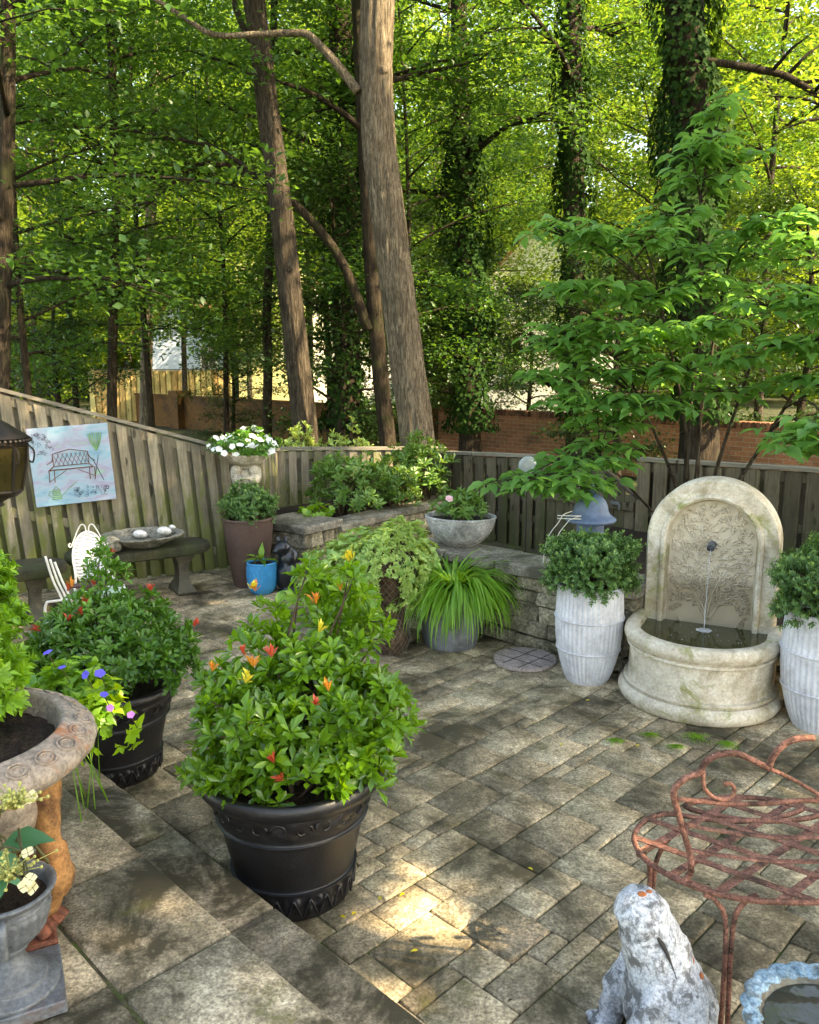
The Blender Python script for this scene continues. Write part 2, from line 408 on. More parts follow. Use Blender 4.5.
M['urn_red'] = rock('brown red rust', (.12, .035, .02), (.26, .09, .05), (.05, .022, .016), s1=12, s2=8, bmp=.8, bd=.004, grain=90, world=False, rough=.75)
M['pewter'] = rock('grey iron', (.075, .085, .095), (.14, .15, .16), (.11, .06, .045), s1=8, s2=6, thr=(.56, .7), bmp=.4, bd=.003, grain=80, world=False, rough=.5, spec=.5)
M['frog'] = rock('flaking white paint', (.46, .47, .48), (.64, .65, .67), (.17, .17, .165), s1=12, s2=20, thr=(.50, .58), bmp=1.0, bd=.008, grain=130, gr=.75, world=False, rough=.75, moss=(.30, .29, .27), moss_thr=(.58, .64))
M['frog_rust'] = plain('rust stain', (.45, .14, .05), .8, .2, var=.2, scale=60)
M['frog_dark'] = plain('mouth groove', (.06, .055, .05), .9, .1)
M['bird_blue'] = rock('blue glazed concrete', (.14, .24, .31), (.34, .47, .54), (.11, .13, .12), gr=.6, s1=14, s2=12, thr=(.5, .6), bmp=.8, bd=.006, grain=100, world=False, rough=.5)
M['bath_in'] = rock('murky basin', (.10, .095, .07), (.2, .18, .13), (.12, .06, .02), s1=7, s2=6, thr=(.5, .6), bmp=.3, bd=.003, grain=60, world=False, rough=.5)
M['mossy'] = rock('mossy concrete', (.022, .022, .014), (.065, .06, .036), (.028, .042, .010), s1=5, s2=2.5, thr=(.45, .6), bmp=.8, bd=.01, grain=70, world=False)
M['concrete'] = rock('old concrete', (.05, .045, .03), (.13, .115, .08), (.09, .085, .06), s1=6, s2=4, thr=(.5, .64), bmp=.7, bd=.008, grain=80, world=False)
M['shell'] = rock('shell stone', (.11, .105, .08), (.30, .29, .24), (.05, .05, .035), s1=9, s2=9, thr=(.5, .62), bmp=.8, bd=.006, grain=90, world=False)
M['cherub'] = rock('cherub stone', (.36, .32, .25), (.52, .47, .38), (.2, .17, .11), s1=12, s2=9, bmp=.5, bd=.004, grain=90, world=False)
M['white_iron'] = plain('cream painted iron', (.72, .70, .62), .5, .4, var=.1)
M['wicker'] = plain('white wicker', (.74, .73, .74), .6, .3, var=.1, scale=60, bmp=.3)
M['mint'] = plain('mint seat paint', (.42, .58, .45), .6, .3)
M['dark_iron'] = plain('dark iron', (.02, .018, .015), .55, .4)
M['lantern'] = plain('bronze lantern', (.022, .015, .010), .5, .5, metal=.3, var=.25)
M['lantern_glass'] = plain('amber glass', (.035, .027, .010), .12, .7, var=.3, scale=8)
M['slate_blue'] = plain('slate blue paint', (.115, .165, .26), .5, .4, var=.12, scale=30)
M['clear'] = plain('frosted glass', (.42, .5, .48), .12, .7, trans=.35, var=.1)
M['wire'] = plain('wire', (.17, .15, .12), .6, .4, metal=.4)
M['dead'] = rock('dead moss', (.055, .03, .018), (.15, .09, .05), (.03, .02, .01), s1=20, grain=120, bmp=1, bd=.02, world=False)
M['stem'] = plain('green brown stem', (.09, .085, .035), .7, .2)
M['twig'] = plain('woody twig', (.075, .05, .032), .85, .2)
M['stone_round'] = rock('pink slab', (.27, .21, .18), (.42, .34, .30), (.15, .13, .11), s1=8, s2=6, thr=(.55, .7), bmp=.4, bd=.003, grain=90, world=False)
M['white_rock'] = rock('white rock', (.6, .58, .53), (.75, .73, .7), (.4, .37, .3), s1=8, s2=6, world=False)
M['canvas'] = None
M['ink'] = plain('grey brown ink', (.06, .055, .07), .8, .2)
M['ink_brown'] = plain('sepia paint', (.16, .075, .055), .8, .2)
M['ink_green'] = plain('green paint', (.17, .33, .15), .8, .2)
M['water'] = None
M['white_petal'] = plain('white petals', (.80, .80, .76), .6, .3, var=.05)
M['cream_petal'] = plain('cream petals', (.72, .62, .34), .6, .3, var=.1)
M['blue_petal'] = plain('violet blue petals', (.11, .09, .60), .6, .3, var=.1)
M['pink_petal'] = plain('lilac petals', (.55, .22, .60), .6, .3, var=.1)
M['rose_petal'] = plain('pale pink petals', (.80, .48, .52), .6, .3, var=.05)
M['red_leaf'] = leafm('red new leaf', (.50, .05, .025), (.72, .12, .06), trans=.25, tcol=(.8, .1, .05), objrand=0)
M['orange_leaf'] = leafm('orange new leaf', (.70, .20, .02), (.80, .38, .06), trans=.25, tcol=(.8, .35, .05), objrand=0)
M['yellow_leaf'] = leafm('yellow new leaf', (.66, .52, .02), (.80, .68, .08), trans=.25, tcol=(.8, .7, .1), objrand=0)
# leaves
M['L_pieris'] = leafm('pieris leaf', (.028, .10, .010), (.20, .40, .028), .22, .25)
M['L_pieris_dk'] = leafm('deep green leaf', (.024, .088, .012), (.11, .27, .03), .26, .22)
M['L_lime'] = leafm('lime leaf', (.12, .30, .015), (.32, .50, .035), .4, .33)
M['L_box'] = leafm('boxwood leaf', (.024, .085, .02), (.11, .23, .06), .38, .2)
M['L_boxtip'] = leafm('boxwood light leaf', (.10, .22, .06), (.26, .40, .13), .38, .25)
M['L_urn'] = leafm('bright shrub leaf', (.05, .165, .012), (.20, .38, .03), .38, .28)
M['L_grass'] = leafm('forest grass', (.07, .22, .015), (.24, .46, .06), .42, .35)
M['L_varieg'] = leafm('variegated leaf', (.07, .22, .035), (.42, .56, .18), .45, .28)
M['L_rhodo'] = leafm('laurel leaf', (.045, .13, .02), (.16, .29, .06), .36, .22)
M['L_dog'] = leafm('dogwood leaf', (.055, .18, .035), (.17, .36, .085), .5, .45, tcol=(.32, .66, .10), spec=.35)
M['L_dogdk'] = leafm('dark near leaf', (.02, .08, .02), (.05, .15, .04), .45, .3)
M['L_hydr'] = leafm('hydrangea leaf', (.03, .13, .05), (.07, .20, .09), .5, .2)
M['L_maple'] = leafm('maple leaf', (.014, .052, .011), (.050, .135, .020), .5, .36, tcol=(.22, .44, .04), objrand=.3)
M['L_bright'] = leafm('bright leaf', (.055, .125, .012), (.14, .24, .02), .5, .45, tcol=(.42, .58, .05), objrand=.3)
M['L_ivy'] = leafm('ivy leaf', (.012, .038, .008), (.024, .062, .012), .8, .15, spec=.1, objrand=.1)
M['L_dark'] = leafm('evergreen leaf', (.018, .05, .012), (.045, .10, .02), .35, .2, objrand=.2)

def bark(name, c1, c2, moss=None):
    m, n, b = _new(name)
    v = coords(n, (7, 7, .9)); g = noise(n, v, 5, 9, .75, 1.2)
    col = ramp(n, g, [(.36, tuple(x*.45 for x in c1)), (.47, c1), (.62, c2)])
    bl = ramp(n, noise(n, coords(n), 2.2, 6, .7), [(.5, 0.0), (.68, .6)]); col = mixc(n, bl, col, tuple(x*.5 for x in c1))
    if moss: col = mixc(n, ramp(n, noise(n, coords(n), 3.1, 6, .7), [(.52, 0.0), (.66, .7)]), col, moss)
    lk(n, col, b.inputs['Base Color']); b.inputs['Roughness'].default_value = .9; b.inputs['Specular IOR Level'].default_value = .15
    bump(n, b, g, 1.0, .07); return m
M['bark_main'] = bark('grey brown bark', (.16, .125, .085), (.42, .34, .235))
M['bark_dark'] = bark('dark bark', (.035, .026, .018), (.10, .075, .05), moss=(.04, .05, .015))
M['bark_mid'] = bark('brown bark', (.055, .043, .03), (.15, .118, .082))

def _water(name, deep):
    m, n, b = _new(name); b.inputs['Base Color'].default_value = (*deep, 1); b.inputs['Roughness'].default_value = .04
    b.inputs['Specular IOR Level'].default_value = .6; g = noise(n, coords(n), 22, 3, .5); bump(n, b, g, .25, .004); return m
M['water'] = _water('green water', (.035, .038, .012)); M['water2'] = _water('murky water', (.055, .055, .035))
m, n, b = _new('falling water'); b.inputs['Base Color'].default_value = (.85, .9, .95, 1); b.inputs['Roughness'].default_value = .1; b.inputs['Transmission Weight'].default_value = .6; M['jet'] = m

def _brick():
    m, n, b = _new('brick wall'); tc = n.nodes.new('ShaderNodeTexCoord'); s = n.nodes.new('ShaderNodeSeparateXYZ'); lk(n, tc.outputs['Object'], s.inputs[0])
    c = n.nodes.new('ShaderNodeCombineXYZ'); lk(n, s.outputs[0], c.inputs[0]); lk(n, s.outputs[2], c.inputs[1])
    br = n.nodes.new('ShaderNodeTexBrick'); lk(n, c.outputs[0], br.inputs['Vector'])
    for k, v in (('Scale', 1.0), ('Mortar Size', .007), ('Brick Width', .215), ('Row Height', .075), ('Bias', -.2), ('Mortar Smooth', .3)): br.inputs[k].default_value = v
    br.inputs['Color1'].default_value = (.42, .17, .08, 1); br.inputs['Color2'].default_value = (.27, .105, .05, 1); br.inputs['Mortar'].default_value = (.36, .27, .18, 1)
    g = noise(n, coords(n), 1.3, 8, .7); col = mixc(n, ramp(n, g, [(.52, 0.0), (.7, .65)]), br.outputs[0], (.07, .05, .03))
    g2 = noise(n, coords(n), 40, 5, .7); col = mixc(n, .6, col, ramp(n, g2, [(.3, .3), (.7, .7)]), 'OVERLAY')
    lk(n, col, b.inputs['Base Color']); b.inputs['Roughness'].default_value = .9
    bump(n, b, mth(n, 'SUBTRACT', g2, mth(n, 'MULTIPLY', br.outputs[1], 2.0)), .6, .008); return m
M['brick'] = _brick()

# ------------------------------------------------------------------ ground sheets
def sheet(name, x0, y0, x1, y1, z, mat):
    o = mk(name, [(x0, y0, z), (x1, y0, z), (x1, y1, z), (x0, y1, z)], [(0, 1, 2, 3)], mat, smooth=False); return tag(o, kind='structure')
sheet('ground', -150, -60, 150, 250, -.06, M['ground'])
C45 = math.sqrt(.5)
def uv2w(u, v, z=0): return ((v-u)*C45, (u+v)*C45, z)        # u: family A (back-left), v: family B (back-right)
def w2uv(x, y): return ((y-x)*C45, (x+y)*C45)

def patio():
    rng = random.Random(11); U = .074
    u0, u1, v0, v1 = -4.2, 8.4, 1.3, 6.6
    nu, nv = int((u1-u0)/U), int((v1-v0)/U); occ = [[False]*nv for _ in range(nu)]
    shapes = [(4, 3), (3, 3), (3, 4), (2, 3), (3, 2), (2, 2), (4, 4), (1, 3), (3, 1), (2, 4)]; wts = [10, 9, 8, 6, 5, 5, 2, .6, .6, 2]
    mb = MB(); gap = .0027
    def inside(u, v):
        x, y = (v-u)*C45, (u+v)*C45
        if u+0 > 99: return False
        return True
    for j in range(nv):
        for i in range(nu):
            if occ[i][j]: continue
            cand = rng.choices(shapes, wts, k=12)+[(2, 1), (1, 2), (1, 1)]
            for (a, b_) in cand:
                if i+a <= nu and j+b_ <= nv and not any(occ[i+p][j+q] for p in range(a) for q in range(b_)): break
            for p in range(a):
                for q in range(b_): occ[i+p][j+q] = True
            ua, va = u0+i*U+gap, v0+j*U+gap; ub, vb = u0+(i+a)*U-gap, v0+(j+b_)*U-gap
            x, y = (va-ua)*C45, (ua+va)*C45
            if x < -5 or x > 4.6 or y > 9.6 or y < .8 or (x+y > 7.2) : continue
            zt = rng.uniform(-.003, .003); tx, ty = rng.uniform(-.0022, .0022), rng.uniform(-.0022, .0022)
            rings = []
            for ins, z in ((0, -.02), (0, -.0045), (.0045, 0.0)):
                rr = []
                for (uu, vv, su, sv) in ((ua, va, 1, 1), (ub, va, -1, 1), (ub, vb, -1, -1), (ua, vb, 1, -1)):
                    # knocked corners: two points per corner
                    k = .0035 if rng.random() < .8 else .009
                    for (du, dv) in (((0, k), (k, 0)) if su*sv > 0 else ((k, 0), (0, k))):
                        rr.append((uu+su*(ins+du), vv+sv*(ins+dv), z+zt+tx*su+ty*sv))
                rings.append(rr)
            if rings:
                random_state = rng.random()
                vs = [uv2w(*p) for ring in rings for p in ring]; fs = []
                for r_ in range(2):
                    for k in range(8): fs.append((r_*8+k, (r_*8)+(k+1) % 8, (r_+1)*8+(k+1) % 8, (r_+1)*8+k))
                fs.append(tuple(16+k for k in range(8)))
                mb.add(vs, fs, random_state)
    o = mb.build('patio', M['paver']); recalc(o); smooth_by_angle(o, 60); tag(o, kind='structure')
    jb = mk('patio_joints', [(-6, .4, -.009), (6, .4, -.009), (6, 10.5, -.009), (-6, 10.5, -.009)], [(0, 1, 2, 3)], M['joint'], smooth=False); tag(jb, kind='structure')
patio()

def steps():
    rng = random.Random(3)
    def row(name, v0, v1, z, us, th):
        mb = MB(); u = -4
        while u < 8:
            L = rng.uniform(*us); 
            c = uv2w(u+L/2, (v0+v1)/2, z-th/2)
            mb.box(c, (L-.004, v1-v0-.006, th), rz=R(135), ch=.009, t=rng.random(), jit=.0015, rng=rng); u += L
        return mb
    S2 = math.sqrt(2)
    a = row('x', 1.972/S2-.28, 1.972/S2, .16, (.45, .75), .155); o = a.build('lower_step', M['step']); smooth_by_angle(o, 50); tag(o, kind='structure')
    a = row('x', 1.578/S2-.335, 1.578/S2, .32, (.5, .8), .155)
    v = 1.578/S2-.339
    for k in range(4):
        b = row('x', v-.62, v, .32, (.45, .9), .155); v -= .632
        off = len(a.v); a.v += b.v; a.t += b.t; a.f += [tuple(i+off for i in f) for f in b.f]
    o = a.build('landing', M['step']); smooth_by_angle(o, 50); tag(o, kind='structure')
    mb = MB(); mb.box(uv2w(2, -.35, .15), (12, 2.85, .32), rz=R(135)); o = mb.build('step_base', M['joint']); tag(o, kind='structure')
steps()
# moss patches and a few fallen leaves
def moss_patch(px, py, rx, ry, seed):
    rng = np.random.default_rng(seed); c = gz(px, py, .001); P = []
    for k in range(900):
        a = rng.random()*2*PI; r = abs(rng.normal())*.55; P.append((c.x+rx*r*math.cos(a)*(1+.2*math.sin(3*a)), c.y+ry*r*math.sin(a), .002+.012*(1-r*r)))
    P = np.array(P); d = np.concatenate([rng.normal(size=(900, 2))*.6, np.ones((900, 1))], 1)
    return P, d
Pm, Dm = zip(*[moss_patch(*a) for a in ((696, 739, .085, .075, 1), (727, 746, .06, .055, 2), (650, 736, .05, .03, 3), (615, 742, .05, .035, 4), (676, 748, .05, .03, 5))])
Pm = np.concatenate(Pm); Dm = np.concatenate(Dm)
tag(leaves('moss', Pm, Dm, unit(np.random.default_rng(1), len(Pm)), .0055, .004, 'diamond', M['L_urn']), kind='stuff', label='bright green moss tufts growing on the pavers in front of the fountain')
rng = np.random.default_rng(8); pl = [gz(*p, .006) for p in ((405, 893), (418, 950), (590, 700), (345, 918), (352, 915), (410, 740), (470, 690), (533, 870), (380, 900), (640, 745), (560, 745))]
rl = np.random.default_rng(19); nl_ = 260; PL = np.c_[rl.uniform(-1.6, 2.2, nl_), rl.uniform(1.9, 6.6, nl_), np.full(nl_, .007)]; PL = PL[(PL[:, 0]+PL[:, 1] > 2.05) & (PL[:, 0]+PL[:, 1] < 6.1)]
tag(leaves('leaf_litter', PL, np.c_[rl.normal(size=(len(PL), 2)), np.full(len(PL), .12)], np.c_[rl.normal(size=(len(PL), 2))*.3, np.ones(len(PL))], rl.uniform(.007, .02, len(PL)), .007, 'ovate', M['dead']), kind='stuff', label='tiny brown leaf bits and twig crumbs scattered over the pavers')
tag(leaves('fallen_leaves', np.array([tuple(p) for p in pl]), np.c_[rng.normal(size=(len(pl), 2)), np.full(len(pl), .05)], np.tile([0, 0, 1.], (len(pl), 1)), .026, .014, 'ovate', M['yellow_leaf']), kind='stuff', label='small yellow fallen leaves scattered on the pavers')

# ------------------------------------------------------------------ dry-stone walls
def stone_wall(name, label, cat, A, B, H, th, courses=4, cop=.075, copw=None, seed=0, coping_len=.45, both=False):
    """wall whose visible front face runs from A to B (front = the camera side)"""
    rng = random.Random(seed); A = Vector(A); B = Vector(B); L = (B-A).length; ang = math.atan2(B.y-A.y, B.x-A.x)
    t = thing(name, label, cat, (A.x, A.y, 0), ang)          # local x along the wall, local +y is behind
    hs = [rng.uniform(.7, 1.4) for _ in range(courses)]; s = (H-cop)/sum(hs); z = 0; mb = MB()
    for h in hs:
        h *= s; x = -rng.uniform(0, .1)
        while x < L:
            w_ = rng.uniform(.14, .42); x1 = min(x+w_, L+rng.uniform(0, .02)); x0 = max(x, rng.uniform(-.015, 0))
            if x1-x0 > .03:
                hh = h*rng.choice([1, 1, 1, .96]); off = rng.uniform(-.012, .012)
                mb.box(((x0+x1)/2, th/2+off, z+hh/2), (x1-x0-.006, th, hh-.006), ch=.010, t=rng.random(), jit=.012, rng=rng, rz=rng.uniform(-.02, .02))
            x = x1
        z += h
    o = mb.build('stone_courses', M['ledge'], t); smooth_by_angle(o, 40)
    MB().box((L/2, th/2+.02, (H-cop)/2), (L-.05, th-.05, H-cop-.02)).build('wall_core', M['dark_joint'], t)
    cw = copw or th+.06; x = -.03; mb = MB()
    while x < L+.02:
        w_ = min(rng.uniform(coping_len*.75, coping_len*1.25), L+.03-x)
        if L+.03-x-w_ < .12: w_ = L+.03-x
        mb.box((x+w_/2, cw/2-.04, H-cop/2), (w_-.007, cw, cop), ch=.009, t=rng.random(), jit=.004, rng=rng); x += w_
    o = mb.build('coping', M['coping'], t); smooth_by_angle(o, 40)
    return t
la, lb = Vector((.12, 5.86, 0)), Vector((3.2, 2.98+.15, 0))
stone_wall('stone_wall', 'low dry-stacked stone wall with dark coping running behind the white pots', 'stone wall', (.02, 6.02), (1.36, 4.80), .58, .30, courses=5, seed=4)
d3 = Vector((.59, .81, 0)); pA = Vector((-.93, 7.06, 0))
stone_wall('stone_planter', 'stone planter wall with pale coping holding the leafy raised bed', 'stone wall', pA+d3*.42+Vector((.05, .04, 0)), pA+d3*3.15, .44, .28, courses=4, cop=.06, seed=7)
stone_wall('stone_pillar', 'square stone pillar with a broad slab cap beside the black cat', 'stone pillar', pA, pA+d3*.46, .50, .58, courses=4, cop=.075, seed=9, coping_len=3, copw=.64)
stone_wall('stone_pillar', 'stone pillar at the far end of the planter, behind the white bowl', 'stone pillar', pA+d3*3.0, pA+d3*3.0+Vector((.42, -.3, 0)), .50, .5, courses=4, seed=10, coping_len=.9)
o = mk('bed_soil', [tuple(pA+d3*.3+Vector((0, .2, .37))), tuple(pA+d3*3.1+Vector((0, .1, .37))), (-.2, 9.9, .37), (-1.6, 8.6, .37)], [(0, 1, 2, 3)], M['soil'], smooth=False); tag(o, kind='structure')
o = mk('border_soil', [(1.0, 5.35, .36), (3.6, 2.95, .36), (5.6, 4.9, .36), (2.2, 8.4, .36)], [(0, 1, 2, 3)], M['soil'], smooth=False); tag(o, kind='structure')

# ------------------------------------------------------------------ fences
def fence(name, label, P0, P1, zt0, zt1, zb=0.0, pitch=.13, w=.095, mat='fence_old', lean=0.0, posts=(0, .5, 1), seed=0, drop=.12):
    rng = random.Random(seed); P0 = Vector(P0); P1 = Vector(P1); L = (P1-P0).length; ang = math.atan2(P1.y-P0.y, P1.x-P0.x)
    t = thing(name, label, 'fence', (P0.x, P0.y, 0), ang); mb = MB(); x = 0; i = 0
    slope = (zt1-zt0)/L
    for face in (0, 1):
        x = w/2+face*pitch/2
        while x < L:
            zt = zt0+slope*x-.035-rng.uniform(0, .012); h = zt-zb-.03; r = rng.uniform(-.006, .006)
            vs_l = lean+r
            ww = w*rng.uniform(.96, 1.03); y0 = -.032 if face == 0 else .032
            # board as sheared box with chamfer
            b = len(mb.v); mb.box((0, 0, 0), (ww, .018, h), ch=.003, t=rng.random())
            for k in range(b, len(mb.v)):
                v = mb.v[k]; mb.v[k] = (x+v[0]-(v[2]-0)*math.tan(vs_l), y0+v[1]+rng.uniform(-.001, .001), zb+.03+h/2+v[2]+slope*v[0]*(1 if v[2] > 0 else 0))
            x += pitch
    mb.build('pickets', M[mat], t)
    def rail(z0, hh, name_, d=.036, wd=None):
        m2 = MB(); vs = []
        for (xx, zz) in ((0, z0), (L, z0+slope*L)):
            for yy in (-(wd or d)/2, (wd or d)/2):
                for k in (0, hh): vs.append((xx, yy, zz+k))
        m2.add(vs, [(0, 1, 3, 2), (4, 6, 7, 5), (0, 4, 5, 1), (2, 3, 7, 6), (0, 2, 6, 4), (1, 5, 7, 3)]); m2.build(name_, M['fence_cap'] if name_ == 'cap_rail' else M[mat], t)
    rail(zt0-.03, .03, 'cap_rail', wd=.115)
    rail(zt0-.13, .08, 'rail'); rail(zb+.25, .08, 'rail'); rail((zt0+zb)/2, .08, 'rail')
    for p in posts:
        m2 = MB(); xx = p*L; zt = zt0+slope*xx-.035; m2.box((xx, .085, (zt+zb)/2), (.085, .085, zt-zb), ch=.004); m2.build('post', M[mat], t)
    return t
fence('picket_fence', 'tall weathered grey picket fence sloping down behind the painting', (-4.3, 6.0), (-1.66, 7.52), 2.09, 1.15, pitch=.124, w=.085, lean=R(4.5), posts=(.1, .55), seed=1)
fence('picket_fence', 'short return of weathered fence behind the cherub urn', (-1.64, 7.55), (-1.50, 9.15), 1.13, .98, pitch=.13, w=.1, lean=R(1), posts=(), seed=2)
fence('picket_fence', 'low weathered picket fence behind the raised bed', (-1.50, 9.2), (.42, 9.55), .985, .955, pitch=.137, w=.088, mat='fence_old', posts=(.98,), seed=3)
S2 = math.sqrt(2); Dn = 6.86*S2/1.0            # x+y = const for the right-hand fence
def fpt(px):                                    # point on the right fence line seen at pixel column px
    u = (px-409.5)/FPX*1.004; y = 9.75/(1+u); return (u*y, y)
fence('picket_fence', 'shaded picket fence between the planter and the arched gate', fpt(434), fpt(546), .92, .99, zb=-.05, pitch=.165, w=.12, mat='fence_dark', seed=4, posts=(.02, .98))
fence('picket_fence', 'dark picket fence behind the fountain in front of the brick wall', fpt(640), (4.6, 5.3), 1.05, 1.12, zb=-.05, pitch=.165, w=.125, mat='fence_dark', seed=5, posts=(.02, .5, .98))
# arched gate between the two fences
def gate():
    a = Vector((*fpt(548), 0)); b = Vector((*fpt(638), 0)); L = (b-a).length; t = thing('garden_gate', 'dark wooden gate with an arched top and iron arch between two fences', 'gate', a, math.atan2(b.y-a.y, b.x-a.x))
    mb = MB(); rng = random.Random(5); n = 9
    for i in range(n):
        x = L*(i+.5)/n; zt = .66+.26*math.sin(PI*x/L)**1.3; mb.box((x, 0, zt/2), (L/n-.006, .02, zt), ch=.003, t=rng.random())
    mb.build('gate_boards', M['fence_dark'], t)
    m = MB(); m.tube([(L*k/16, -.02, .69+.27*math.sin(PI*k/16)**1.3) for k in range(17)], .018, 6); m.build('arched_rail', M['fence_dark'], t, smooth=True)
    m = MB(); m.box((L/2, -.03, .58), (L, .035, .08), ch=.004); m.build('cross_rail', M['fence_dark'], t)
    m = MB(); m.tube(spline([(-.05, -.05, .62), (L*.25, -.05, .84), (L*.5, -.05, 1.02), (L*.75, -.05, .84), (L+.05, -.05, .66)]), .006, 6)
    for k in (.3, .5, .7): m.tube([(L*k, -.05, .5), (L*k, -.05, 1.04-abs(k-.5)*.9)], .004, 5)
    m.build('iron_arch', M['dark_iron'], t, smooth=True)
    m = MB(); m.box((L*.82, -.06, .60), (.09, .03, .03), ch=.005); m.box((L*.87, -.07, .57), (.02, .02, .06), ch=.004); m.build('latch', M['pewter'], t)
gate()
# frosted glass disc on a stake by the fence
t = thing('glass_ornament', 'round frosted glass garden disc on a thin stake before the fence', 'garden ornament', (*fpt(525), 0))
t.location.y -= .35; t.location.x -= .02
m = MB(); b0 = len(m.v); m.lathe([(1e-4, .012), (.06, .014), (.088, .008), (.095, 0), (.088, -.008), (.06, -.014), (1e-4, -.012)], 32)
m.v = [(v[0], v[2], v[1]+.90) for v in m.v]; m.build('glass_disc', M['clear'], t, smooth=True)
m = MB(); m.tube([(0, .02, 0), (0, .02, .82)], .006, 6); m.build('stake', M['dark_iron'], t)

# brick wall beyond
def brickwall():
    a = Vector((9.6, 8.85, 0)); b = Vector((-11, 29.45, 0)); a, b = b, a
    f = lambda u: Vector(((18.45/(1+u))*u, 18.45/(1+u), 0)); g0 = f(-.33+.03); 
    w0 = thing('board_wall', 'dark brown boarded garden wall with a square pier, left of the brick wall', 'garden wall', a, math.atan2(b.y-a.y, b.x-a.x)); a2 = f((438-409.5)/FPX)
    L0 = (a2-a).length; m = MB(); m.box((L0/2, .12, .42), (L0, .16, .98)); m.build('boarding', M['brown_wall'], w0); m = MB(); m.box((L0/2, .12, .93), (L0, .24, .05), ch=.004); m.build('cap_rail', M['brown_wall'], w0)
    m = MB(); m.box(((f((180-409.5)/FPX)-a).length, .06, .5), (.55, .5, 1.2), ch=.01); m.build('pier', M['brown_wall'], w0); a = a2
    L = (b-a).length; t = thing('brick_wall', 'long red brick garden wall with a soldier-course top beyond the fence', 'brick wall', a, math.atan2(b.y-a.y, b.x-a.x))
    m = MB(); m.box((L/2, .12, .37), (L, .22, 1.04)); m.build('brickwork', M['brick'], t)
    m = MB(); rng = random.Random(2); x = 0
    while x < L: m.box((x+.037, .12, .945), (.066, .25, .11), ch=.004, t=rng.random(), jit=.003, rng=rng); x += .077
    m.build('soldier_course', M['bricktop'], t)
M['brown_wall'] = rock('brown boards', (.10, .043, .011), (.15, .068, .018), (.05, .025, .009), s1=2, s2=1)
M['bricktop'] = rock('dark brick', (.14, .06, .035), (.25, .11, .06), (.05, .035, .02), s1=5, s2=2, bmp=.5, tintamt=.3)
brickwall()
M['fence_lit'] = wood('sunlit fence wood', (.55, .40, .14), (.78, .62, .28))  # yellow brightened to stand in for sun the trees block
# ------------------------------------------------------------------ pots
def ring_relief(z0, z1, fn):
    def d(th, z, r):
        if z0 < z < z1:
            u = (z-z0)/(z1-z0); return fn(th, u)*min(1, u*6, (1-u)*6)
        return 0
    return d
def black_pot(name, label, loc, s=1.0):
    t = thing('black_planter', label, 'planter', loc, 0, 'large black ornamental planters')
    H = .46
    body = rprof([(.178, 0), (.182, .004), (.190, .05), (.194, .095), (.206, .105), (.197, .115), (.216, .2), (.232, .27), (.246, .285), (.240, .30), (.262, .38), (.268, .395)], 8)
    def sc_(th, u): 
        a = th*9; return .006*max(0, math.sin(a+2.2*math.sin(u*PI*1.6)+u*3))**.6*1.0+.004*max(0, math.cos(a*2+u*9))
    def low(th, u): return .006*max(0, math.sin(th*16+1.5*math.sin(u*PI*2)))+.003*math.cos(th*32)*math.sin(u*PI)
    f1 = ring_relief(.305, .385, sc_); f2 = ring_relief(.012, .088, low)
    m = MB(); m.lathe(body, 288, disp=lambda th, z, r: f1(th, z, r)+f2(th, z, r)); m.v = [(a*s, b*s, c*s) for a, b, c in m.v]; m.build('pot_body', M['black_pot'], t, smooth=True)
    m = MB(); zc = .345; rc = .252
    for k in range(12):
        for sg in (1, -1):
            pts = []
            for q in range(14):
                tt = q/13; rr_ = .030*(1-.72*tt); ph = sg*(tt*5.2)+(0 if sg > 0 else PI); th = 2*PI*(k+.25*(1+sg))/12+rr_*math.cos(ph)/rc; pts.append(((rc+.004)*math.cos(th), (rc+.004)*math.sin(th), zc+rr_*math.sin(ph)))
            m.tube(pts, [.0055*(1-.5*i/13) for i in range(14)], 5)
    m.v = [(a*s, b*s, c*s) for a, b, c in m.v]; m.build('scroll_relief', M['black_pot'], t, smooth=True); m = MB()
    for k in range(24):
        for sg in (1, -1):
            m.tube([((.193+.006*q/4+.002)*math.cos(2*PI*(k+sg*.5*q/4)/24), (.193+.006*q/4+.002)*math.sin(2*PI*(k+sg*.5*q/4)/24), .018+.065*q/4) for q in range(5)], .0035, 5)
    m.v = [(a*s, b*s, c*s) for a, b, c in m.v]; m.build('lattice_relief', M['black_pot'], t, smooth=True)
    rim = rprof([(.262, .385), (.285, .392), (.302, .415), (.300, .437), (.288, .445), (.268, .438), (.255, .42), (.25, .36)], 5)
    m = MB(); m.lathe(rim, 96); m.v = [(a*s, b*s, c*s) for a, b, c in m.v]; m.build('rim', M['black_pot'], t, smooth=True)
    m = MB(); m.lathe([(.256*s, .39*s), (.13*s, .40*s), (1e-4, .405*s)], 40); m.build('soil', M['soil'], t, smooth=True)
    return t
FP = Vector((-.425, 2.745, 0)); LP = Vector((-1.385, 3.62, 0))
black_pot('p', 'front black planter with scroll relief bands standing against the steps', FP, 1.12)
black_pot('p', 'black planter with scroll bands behind the rusty urn at the step edge', LP, 1.03)

